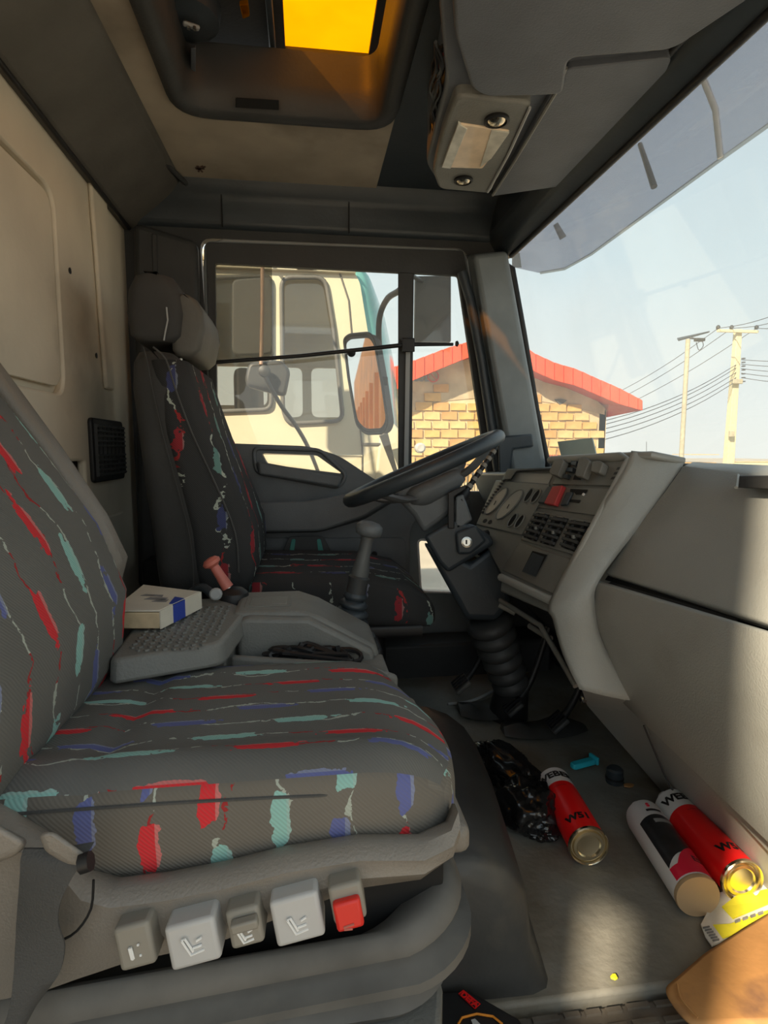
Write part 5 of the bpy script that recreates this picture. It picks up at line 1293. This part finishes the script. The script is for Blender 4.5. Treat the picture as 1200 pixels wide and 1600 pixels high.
    # ---- orange body behind our own cab (seen in the mirror)
    ob = thing('orange_truck_body', 'orange side of the load body behind the cab, seen in the door mirror', 'truck body', (-3, 1.9, -.6))
    box('body_side', (-3.4, 1.0, .6), (5.2, 2.05, 2.2), m_orange, ob, bev=.03)
    for k in range(9): box('body_post', (-1.0-k*.55, 2.035, .35), (.05, .03, 1.65), m_orange, ob, bev=.005)
    box('body_rail', (-3.4, 2.03, -.45), (5.2, .04, .08), m_metal, ob)
    # ---- building
    YB = 15.0
    b = thing('block_building', 'low ochre block building with wavy red roof fascia', 'building', (5, YB, -1.1))
    xr = Y(947, 660, YB).x; xl = -2.5
    def roofz(px):  # underside of the fascia along the gable in pixels
        pts = [(560, 640), (650, 588), (700, 562), (745, 545), (765, 548), (820, 560), (850, 588), (880, 600), (912, 606), (947, 638), (1010, 662)]
        for (a, c), (e_, f) in zip(pts, pts[1:]):
            if a <= px <= e_: return lerp(c, f, (px-a)/(e_-a))
        return 640
    gab = [Y(px, roofz(px)+2, YB) for px in (560, 600, 650, 700, 745, 765, 800, 820, 850, 880, 912, 947)]
    prism2('gable_wall', [V((gab[0].x, YB, -1.1))]+gab+[V((xr, YB, -1.1))], [V((gab[0].x, YB+.2, -1.1))]+[p+V((0, .2, 0)) for p in gab]+[V((xr, YB+.2, -1.1))], m_mortar, b, 0)
    prism2('side_wall', [V((xr-.2, YB, -1.1)), V((xr, YB, -1.1)), V((xr, YB, gab[-1].z)), V((xr-.2, YB, gab[-1].z))], [V((xr-.2, YB+6, -1.1)), V((xr, YB+6, -1.1)), V((xr, YB+6, gab[-1].z)), V((xr-.2, YB+6, gab[-1].z))], m_mortar, b, 0)
    # rendered upper gable band
    rb = [Y(px, roofz(px)+1, YB-.02) for px in (640, 680, 700, 745, 765, 820, 850, 880, 912, 945)]
    low = [Y(px, py, YB-.02) for px, py in ((945, 640), (912, 634), (880, 630), (850, 625), (820, 614), (765, 612), (745, 622), (700, 618), (680, 628), (640, 632))]
    low = [Y(px, max(py, roofz(px)+4), YB-.02) for px, py in ((945, 648), (912, 640), (880, 632), (850, 628), (820, 622), (765, 618), (745, 622), (700, 626), (680, 634), (640, 638))]
    prism2('render_band', rb+low, [p+V((0, .03, 0)) for p in rb+low], m_render, b, 0)
    # blocks
    bw, bh = .46, .235; mesh_cache = []
    for k in range(6):
        bm = bmesh.new(); v_ = bbox(bm, (0, 0, 0), (bw-.05+random.uniform(-.02, .02), .07, bh-.035+random.uniform(-.01, .01)))
        for q_ in v_: q_.co += V((random.uniform(-.012, .012), random.uniform(-.01, .01), random.uniform(-.01, .01)))
        me = bpy.data.meshes.new('block'); bm.to_mesh(me); bm.free(); me.materials.append(m_bricks[k % 4]); mesh_cache.append(me)
    z = -.05; row = 0
    while z < 2.3:
        x = 1.2+(bw/2 if row % 2 else 0)
        while x < xr-.15:
            pxp = V((x, YB, z))-CAM; dpt = pxp.dot(fw); px = 600+FPX*pxp.dot(rt)/dpt; py = 800-FPX*pxp.dot(up)/dpt
            lim = max({True: 0, False: 0}[px > 0], roofz(min(max(px, 561), 1009))+34 if px > 640 else 655, 622 if 700 < px < 760 else 0)
            if py > lim:
                o = bpy.data.objects.new('block', random.choice(mesh_cache)); C.objects.link(o); o.location = (x, YB-.02+random.uniform(-.01, .01), z); o.parent = b; o.matrix_parent_inverse = inv(b)
            x += bw
        z += bh; row += 1
    # broken hole in the blockwork and a grille
    q = Y(877, 627, YB-.07); prism2('wall_hole', [q+V(p) for p in ((-.18, 0, .05), (-.02, 0, .07), (.17, 0, .03), (.05, 0, -.06), (-.05, 0, -.09))], [q+V(p)+V((0, .03, 0)) for p in ((-.18, 0, .05), (-.02, 0, .07), (.17, 0, .03), (.05, 0, -.06), (-.05, 0, -.09))], m_rubseal, b, 0)
    for k in range(6): box('window_bar', Y(852+k*3.6, 722, YB-.1), (.02, .02, .4), m_roofd, b, bev=0)
    for k in range(7): box('window_bar', Y(722+k*8, 755, YB-.1), (.02, .02, .6), m_rubseal, b, bev=0)
    # painted sign
    sg = Y(664, 590, YB-.06)
    text('painted_lettering', 'CSE', .30, m_metal, MX(sg+V((-.12, 0, 0)), V((1, 0, 0)), V((0, 0, 1)), V((0, -1, 0))), b, .01)
    c_ = Y(677, 588, YB-.06)
    tube('painted_ring', [c_+V((cos(2*pi*k/16)*.14, 0, sin(2*pi*k/16)*.14)) for k in range(16)], .014, m_redd, b, 5, closed=True)
    tube('painted_slash', [c_+V((-.1, 0, .1)), c_+V((.1, 0, -.1))], .012, m_redd, b, 5)
    # fascia pieces
    top = [(560, 598), (600, 578), (650, 562), (700, 543), (735, 533), (765, 530), (812, 536), (835, 552), (870, 568), (900, 576), (930, 590), (965, 605), (1007, 627)]
    bt = [(560, 640), (600, 618), (650, 592), (700, 571), (735, 557), (765, 553), (812, 562), (835, 580), (870, 595), (900, 602), (930, 615), (965, 630), (1003, 641)]
    def ip(L_, px):
        for (a, c), (e_, f) in zip(L_, L_[1:]):
            if a <= px <= e_: return lerp(c, f, (px-a)/(e_-a))
        return L_[-1][1]
    px = 562.0
    while px < 1000:
        nx = min(px+14.5, 1004); A = [Y(px+.6, ip(top, px), YB-.7), Y(nx-.6, ip(top, nx), YB-.7), Y(nx-.6, ip(bt, nx), YB-.7), Y(px+.6, ip(bt, px), YB-.7)]
        prism2('fascia_panel', A, [p+V((0, .05, 0)) for p in A], m_roof, b, 0)
        px = nx
    # ridge line rib strip behind the joints, soffit and roof
    N_ = [562+i*17 for i in range(26)]+[1004]
    A = [Y(p, ip(top, p)+1, YB-.66) for p in N_]; Bq = [Y(p, ip(bt, p)-1, YB-.66) for p in N_]
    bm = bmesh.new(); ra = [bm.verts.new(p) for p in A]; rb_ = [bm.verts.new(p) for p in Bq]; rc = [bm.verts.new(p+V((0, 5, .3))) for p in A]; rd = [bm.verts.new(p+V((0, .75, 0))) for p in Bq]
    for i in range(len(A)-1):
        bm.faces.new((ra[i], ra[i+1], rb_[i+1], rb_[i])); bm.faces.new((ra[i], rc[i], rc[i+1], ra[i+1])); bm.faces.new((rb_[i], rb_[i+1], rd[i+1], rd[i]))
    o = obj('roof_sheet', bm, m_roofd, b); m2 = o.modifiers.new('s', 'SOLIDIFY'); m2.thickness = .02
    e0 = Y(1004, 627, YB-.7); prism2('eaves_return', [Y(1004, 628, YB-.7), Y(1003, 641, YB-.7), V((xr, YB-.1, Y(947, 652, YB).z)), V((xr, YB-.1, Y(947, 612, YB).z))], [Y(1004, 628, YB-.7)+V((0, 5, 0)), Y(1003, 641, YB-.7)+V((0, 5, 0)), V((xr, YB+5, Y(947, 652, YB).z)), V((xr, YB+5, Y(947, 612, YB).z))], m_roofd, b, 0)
    # ---- poles
    p1 = thing('solar_street_light', 'thin pole with a tilted solar panel and lamp head', 'street light', (0, 22, -1.1))
    a = Y(1075, 530, 22); bb_ = V((a.x-.0, 22, -1.1)); tube('light_pole', [V((a.x, 22, -1.1)), a], [.10, .085], m_wood, p1, 12)
    prism2('solar_panel', [Y(1060, 531, 22), Y(1107, 518, 22), Y(1107, 520, 22), Y(1060, 533, 22)], [Y(1058, 528, 22.8), Y(1109, 517, 22.8), Y(1109, 519, 22.8), Y(1058, 530, 22.8)], m_mirb, p1, 0)
    box('lamp_head', Y(1093, 531, 21.8), (.38, .2, .12), m_mirb, p1, bev=.02)
    tube('lamp_bracket', [Y(1078, 528, 22), Y(1092, 530, 22)], .04, m_wire, p1)
    tube('loose_wire', [Y(1088, 535, 22), Y(1092, 547, 22), Y(1099, 540, 22), Y(1096, 530, 22)], .015, m_wire, p1, 5, sm=4)
    p2 = thing('power_pole', 'pale concrete power pole with crossarm and insulators', 'power pole', (19.7, 25, -1.1))
    tp = Y(1156, 514, 25); prism2('pole_shaft', [tp+V((-.13, 0, 0)), tp+V((.13, 0, 0)), tp+V((.13, .25, 0)), tp+V((-.13, .25, 0))], [V((tp.x-.2, 25, -1.1)), V((tp.x+.2, 25, -1.1)), V((tp.x+.2, 25.35, -1.1)), V((tp.x-.2, 25.35, -1.1))], m_conc, p2, .02)
    ca = Y(1121, 517, 24.9); cb = Y(1184, 518, 24.9); box('crossarm', (ca+cb)/2, ((cb-ca).length, .12, .12), m_conc, p2, bev=.01)
    ins = []
    for px in (1122, 1143, 1182):
        p = Y(px, 513, 24.9); lathe('insulator', [(.05, -.05), (.09, 0), (.09, .08), (.04, .14)], p, (0, 0, 1), m_mirb, p2, 10); ins.append(p)
    for k in range(7): 
        p = Y(1157, 560+k*6, 24.85); box('wire_clamp', p+V((.15, 0, 0)), (.12, .12, .05), m_wire, p2, bev=0)
    box('meter_box', Y(1143, 678, 24.8), (.22, .15, .28), m_wood, p2, bev=.02)
    box('binding_band', Y(1152, 596, 24.85), (.50, .12, .22), m_wood, p2, bev=.02)
    def wire(a, z_, sag, nm, lab):
        mid = (a+z_)/2-V((0, 0, sag)); o = tube(nm, [a, lerp(a, z_, .25)-V((0, 0, sag*.75)), mid, lerp(a, z_, .75)-V((0, 0, sag*.75)), z_], .016, m_wire, None, 5, sm=3); tag(o, lab, 'wire', 'overhead wires'); return o
    far = [(948, 658, 570), (948, 664, 575), (948, 671, 582), (948, 678, 590), (948, 688, 596)]
    ORD = ('topmost', 'second from the top', 'middle', 'second from the bottom', 'lowest')
    for i, (px, py, py2) in enumerate(far): wire(Y(1150, py2, 25), Y(px-40, py+8, 19), .35, 'overhead_wire', ORD[i]+' of five dark service wires sagging left from the power pole shaft')
    for i, (px, py) in enumerate(((900, 640), (900, 652), (900, 665))):
        o = wire(ins[i], Y(px, py, 34), .4, 'overhead_wire', 'thin wire running left from the '+('left', 'middle', 'right')[i]+' insulator of the crossarm')
        o2 = wire(ins[i], Y(1320, 440+i*16, 18), .3, 'overhead_wire', 'thin wire running right from the '+('left', 'middle', 'right')[i]+' insulator of the crossarm')
    for i in range(5): wire(Y(1158, 562+i*7, 25), Y(1300, 560+i*10, 22), .1, 'overhead_wire', ORD[i]+' of five service wires running right from the power pole shaft')
    # far low buildings along the horizon
    f = thing('distant_shed', 'small distant ochre wall above the dashboard edge', 'building', Y(1100, 725, 40))
    box('shed_wall', Y(1100, 730, 40)+V((0, 1, -.6)), (2.0, 2, 1.9), m_bricks[0], f, bev=0); box('shed_roof', Y(1100, 711, 40)+V((0, 1, .03)), (2.2, 2.4, .06), m_mortar, f, bev=0)
    f = thing('distant_wall', 'long pale wall on the horizon at right', 'wall', Y(1180, 722, 45))
    box('wall_run', Y(1185, 728, 45)+V((3.8, 0, -.8)), (13, .3, 2.3), m_conc, f, bev=0); box('wall_coping', Y(1185, 728, 45)+V((3.8, 0, .37)), (13, .4, .08), m_mortar, f, bev=0)
    f = thing('distant_wall', 'long low tan wall between the block building and the light pole', 'wall', Y(1000, 735, 50))
    box('wall_run', Y(1000, 735, 50)+V((0, 0, -1.0)), (14, .3, 2.0), m_conc, f, bev=0)
    tube('antenna', [Y(1010, 728, 50), Y(1010, 690, 50)], .03, m_wire, f, 5)
build_outside()
